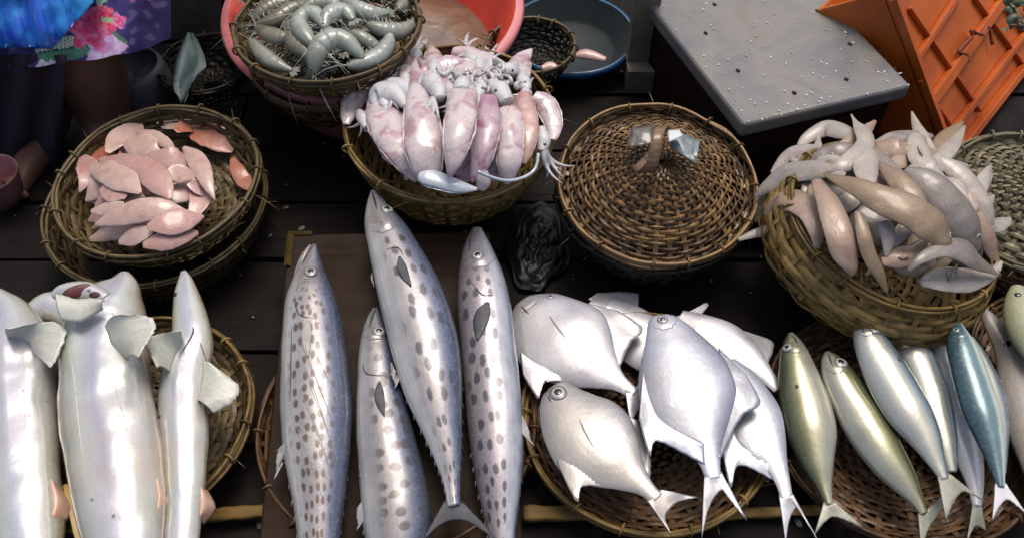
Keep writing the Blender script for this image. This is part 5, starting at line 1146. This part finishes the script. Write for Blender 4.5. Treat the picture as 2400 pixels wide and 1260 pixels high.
# skirt: hangs over the knees, printed with flowers
def h2(x, y, s=0): return noise.noise(Vector((x*.05, y*.05, s)))
def floral(x, y):
    n_ = h2(x, y, 1); c = (.045 + .02*n_, .035 + .02*n_, .13 + .05*n_)
    if n_ > .28: c = (.12, .10, .22)
    def blend(a, b, t): return tuple(p*(1-t) + q*t for p, q in zip(a, b))
    lx, ly = (x - 168)*.93 - (y - 112)*.2, (y - 112) + (x - 168)*.16
    e = (lx/82)**2 + ((ly)/(28*(1 - .4*lx/90)))**2
    if e < 1: 
        v_ = abs(math.sin((lx + abs(ly)*1.1)*.33)); c = (.02, .06, .05) if v_ < .45 or abs(ly) < 2.2 else ((.10, .28, .17) if ly > 0 else (.48, .56, .48))
    def flower(cx, cy, r, pet, cols, s, c):
        dx, dy = x - cx, y - cy; a = math.atan2(dy, dx); d = math.hypot(dx, dy)/r
        edge = 1 + .18*math.sin(pet*a + s) + .12*h2(x*3, y*3, s)
        if d < edge:
            k_ = .5 + .5*math.sin(d*9 + 2.2*math.sin(a*pet*.5 + s) + 3*h2(x*2, y*2, s + 3))
            c = blend(cols[0], cols[1], k_)
            if d < .35: c = blend(c, cols[2], .7)
        return c
    c = flower(246, 112, 44, 5, ((.62, .30, .52), (.72, .55, .70), (.55, .2, .4)), 2, c)
    c = flower(212, 62, 52, 6, ((.62, .045, .12), (.72, .18, .33), (.42, .02, .10)), 1, c)
    c = flower(240, 40, 26, 5, ((.55, .02, .07), (.70, .13, .2), (.4, .01, .05)), 5, c)
    c = flower(278, 50, 17, 4, ((.70, .05, .18), (.8, .25, .4), (.6, .03, .12)), 3, c)
    if abs((y - 48) - (x - 260)*.1) < 6 and 238 < x < 266: c = (.3, .38, .22)
    if ((x - 280)/22)**2 + ((y - 88 - (x - 280)*.7)/6)**2 < 1: c = (.08, .17, .10)
    c = flower(236, -4, 16, 4, ((.2, .4, .28), (.5, .6, .5), (.1, .2, .1)), 7, c)
    c = flower(100, 156, 15, 4, ((.5, .45, .55), (.65, .6, .68), (.4, .3, .4)), 9, c); c = flower(125, 153, 12, 4, ((.5, .45, .55), (.65, .6, .68), (.4, .3, .4)), 4, c)
    c = flower(330, -40, 40, 6, ((.62, .045, .12), (.72, .18, .33), (.42, .02, .10)), 8, c); c = flower(40, 40, 60, 6, ((.62, .3, .5), (.72, .5, .7), (.42, .1, .3)), 6, c)
    return c
cl = NT('floral_cotton'); ca = cl.n('ShaderNodeAttribute', attribute_name='print'); cl.bump(cl.noise(400, 2), .2, .0006)
FLOR = cl.fin(ca.outputs['Color'], .75, .3)
NX, NYY = 150, 90; V, F, CC = [], [], []
yf = Y0 - .085
for i in range(NYY):
    f_ = i/(NYY-1)
    for j in range(NX):
        x = -70 + 470*j/(NX-1); hem = 168 - 50*max(0, min(1, (x + 20)/400)) - 3*math.sin(x*.05)
        if x > 300: hem -= (x - 300)*.25
        y_ = -170 + (hem + 170)*f_
        top = max(0, 1 - f_/.22); rip = .010*math.sin(x*.035 + 1.5*f_) + .008*noise.noise(Vector((x*.02, y_*.01, 3)))
        side = max(0, (x - 290)/110)
        p = PY(x, y_, yf + .13*(1 - f_)**1.1 + .1*top**1.5 + rip + .16*side**1.8); V.append(p); F; CC.append(tuple(min(.9, q*1.45) for q in floral(x, y_)))
for i in range(NYY-1):
    for j in range(NX-1): F.append((i*NX+j, (i+1)*NX+j, (i+1)*NX+j+1, i*NX+j+1))
n_ = len(V); V += [v_ + Vector((0, .004, .001)) for v_ in V]; CC += [(.05, .04, .1)]*n_; F += [tuple(n_ + q for q in f_[::-1]) for f_ in F]
me = mesh('skirt', V, F); at = me.color_attributes.new('print', 'FLOAT_COLOR', 'POINT')
at.data.foreach_set('color', [q for c_ in CC for q in (*c_, 1)])
link('skirt', me, FLOR, per)
PETT = simple('dark_petticoat', (.022, .010, .020), (.03, .014, .03), .8)
g = []
for i in range(16):
    row = []
    for j in range(14):
        x = -90 + 245*j/13; y_ = 130 + 400*i/15 - 40*(j/13)**2*(i/15); row.append(PY(x - 20*i/15*(j/13), y_, yf + .0 + .02*(i/15) + .012*math.sin(x*.07 + i*.2)))
    g.append(row)
sheet('petticoat', g, .004, PETT, per)
# the blue plastic sheet lies over the lap and hangs to a point
BLU = NT('blue_plastic_film'); BLU.bump(BLU.noise(14, 2, dist=.6), .3, .004)
BLUM = BLU.fin(BLU.mix(BLU.ramp(BLU.noise(9, 3, dist=.8), [(.4, 0), (.65, 1)]), (.015, .09, .55), (.04, .36, .80)), .22, .5, coat=.6)
g = []
for i in range(26):
    f_ = i/25; row = []
    for j in range(34):
        x = -80 + 300*j/33; low = 112 if x < 60 else (112 - max(0, x - 125)*1.12 if x > 125 else 112 + (x - 60)*.06)
        low += 4*noise.noise(Vector((x*.06, 0, 0))); y_ = -160 + (low + 160)*f_
        top = max(0, 1 - f_/.22); fold = .014*abs(math.sin((x - (y_ + 160)*.28)*.055)) + .01*noise.noise(Vector((x*.025, y_*.02, 8)))
        row.append(PY(x, y_, yf - .016 - fold + .13*(1 - (y_ + 170)/325)**1.1 + .1*top**1.5))
    g.append(row)
tag(sheet('plastic_sheet', g, .001, BLUM, None), 'bright blue shiny plastic sheet over the seller\'s lap', 'plastic sheet')
# low stool the seller sits on
sto = thing('wooden_stool', 'low dark wooden stool under the seated seller', 'stool', Vector((pel.x, pel.y, 0)))
v, f = box_data(pel + Vector((0, .02, -.155)), Vector((.2, 0, 0)), Vector((0, .15, 0)), Vector((0, 0, .02))); bevel(link('seat', mesh('seat', v, f, False), PLANK, sto))
for sx in (-1, 1):
    for sy in (-1, 1):
        v, f = box_data(Vector((pel.x + sx*.16, pel.y + .02 + sy*.11, .132)), Vector((.02, 0, 0)), Vector((0, .02, 0)), Vector((0, 0, .132))); link('leg', mesh('leg', v, f, False), PLANK, sto)
# dark basket with a teal sheet folded over its edge, and a grey pot added for the seller's shaded leg
basket('dark_basket', 'round dark cane basket behind the pink fillets with a teal plastic flap', 'basket', (480, 150), .10, 105, BOWL, CANE_BLACK, rings=11, seed=41, loose=4)
TEAL = simple('teal_grey_plastic', (.07, .11, .11), (.12, .16, .155), .6, scale=14, bump=.5, bscale=60)
def zt_(x, y): return .135
g = []
for i in range(9):
    f_ = i/8; row = []
    L_ = [(440, 76), (414, 135), (404, 200), (425, 243)]; R_ = [(455, 78), (484, 150), (462, 178), (432, 243)]
    l_, r_ = catmull(L_, 9)[i], catmull(R_, 9)[i]
    for j in range(7): row.append(P(l_[0] + (r_[0]-l_[0])*j/6, l_[1] + (r_[1]-l_[1])*j/6, .15 - .03*f_ + .012*math.sin(j*.9) + .02*noise.noise(Vector((i*.6, j*.6, 2)))))
    g.append(row)
tag(sheet('plastic_flap', g, .002, TEAL, None), 'teal grey torn plastic flap between the seller\'s leg and the pink tub', 'plastic flap')
LEG_SHADE = simple('leg_shade_grey', (.07, .066, .07), (.10, .095, .095), .45, bump=.1)
c = P(348, 255, .0); pt = thing('shaded_leg_pot', 'dull grey rounded pot right of the seller\'s bare shin', 'pot', c)  # made-up pot, its grey stands for the other leg in shade
link('stand_in_body', mesh('stand_in_body', *lathe_data([(.001, 0), (.05, 0), (.066, .02), (.07, .06), (.067, .1), (.058, .118), (.054, .118), (.062, .1), (.001, .08)], 40, .02)), LEG_SHADE, pt, False)
# small fish scales and scraps lying on the wet planks
lst = []; rr = random.Random(99)
for i in range(260):
    p = Vector((rr.uniform(-.95, .95), rr.uniform(-.45, .7), .002 + rr.uniform(0, .002)))
    lst.append(disc_data(p, Vector((rr.uniform(-.3, .3), rr.uniform(-.3, .3), 1)).normalized(), rr.choice((.0012, .0018, .003, .005)), .2, 7, 2, rr.uniform(.6, 1.8)))
db = link('floor_scraps', mesh('floor_scraps', *join(lst)), simple('scrap_grey', (.16, .14, .11), (.07, .06, .05), .5)); db['kind'] = 'stuff'
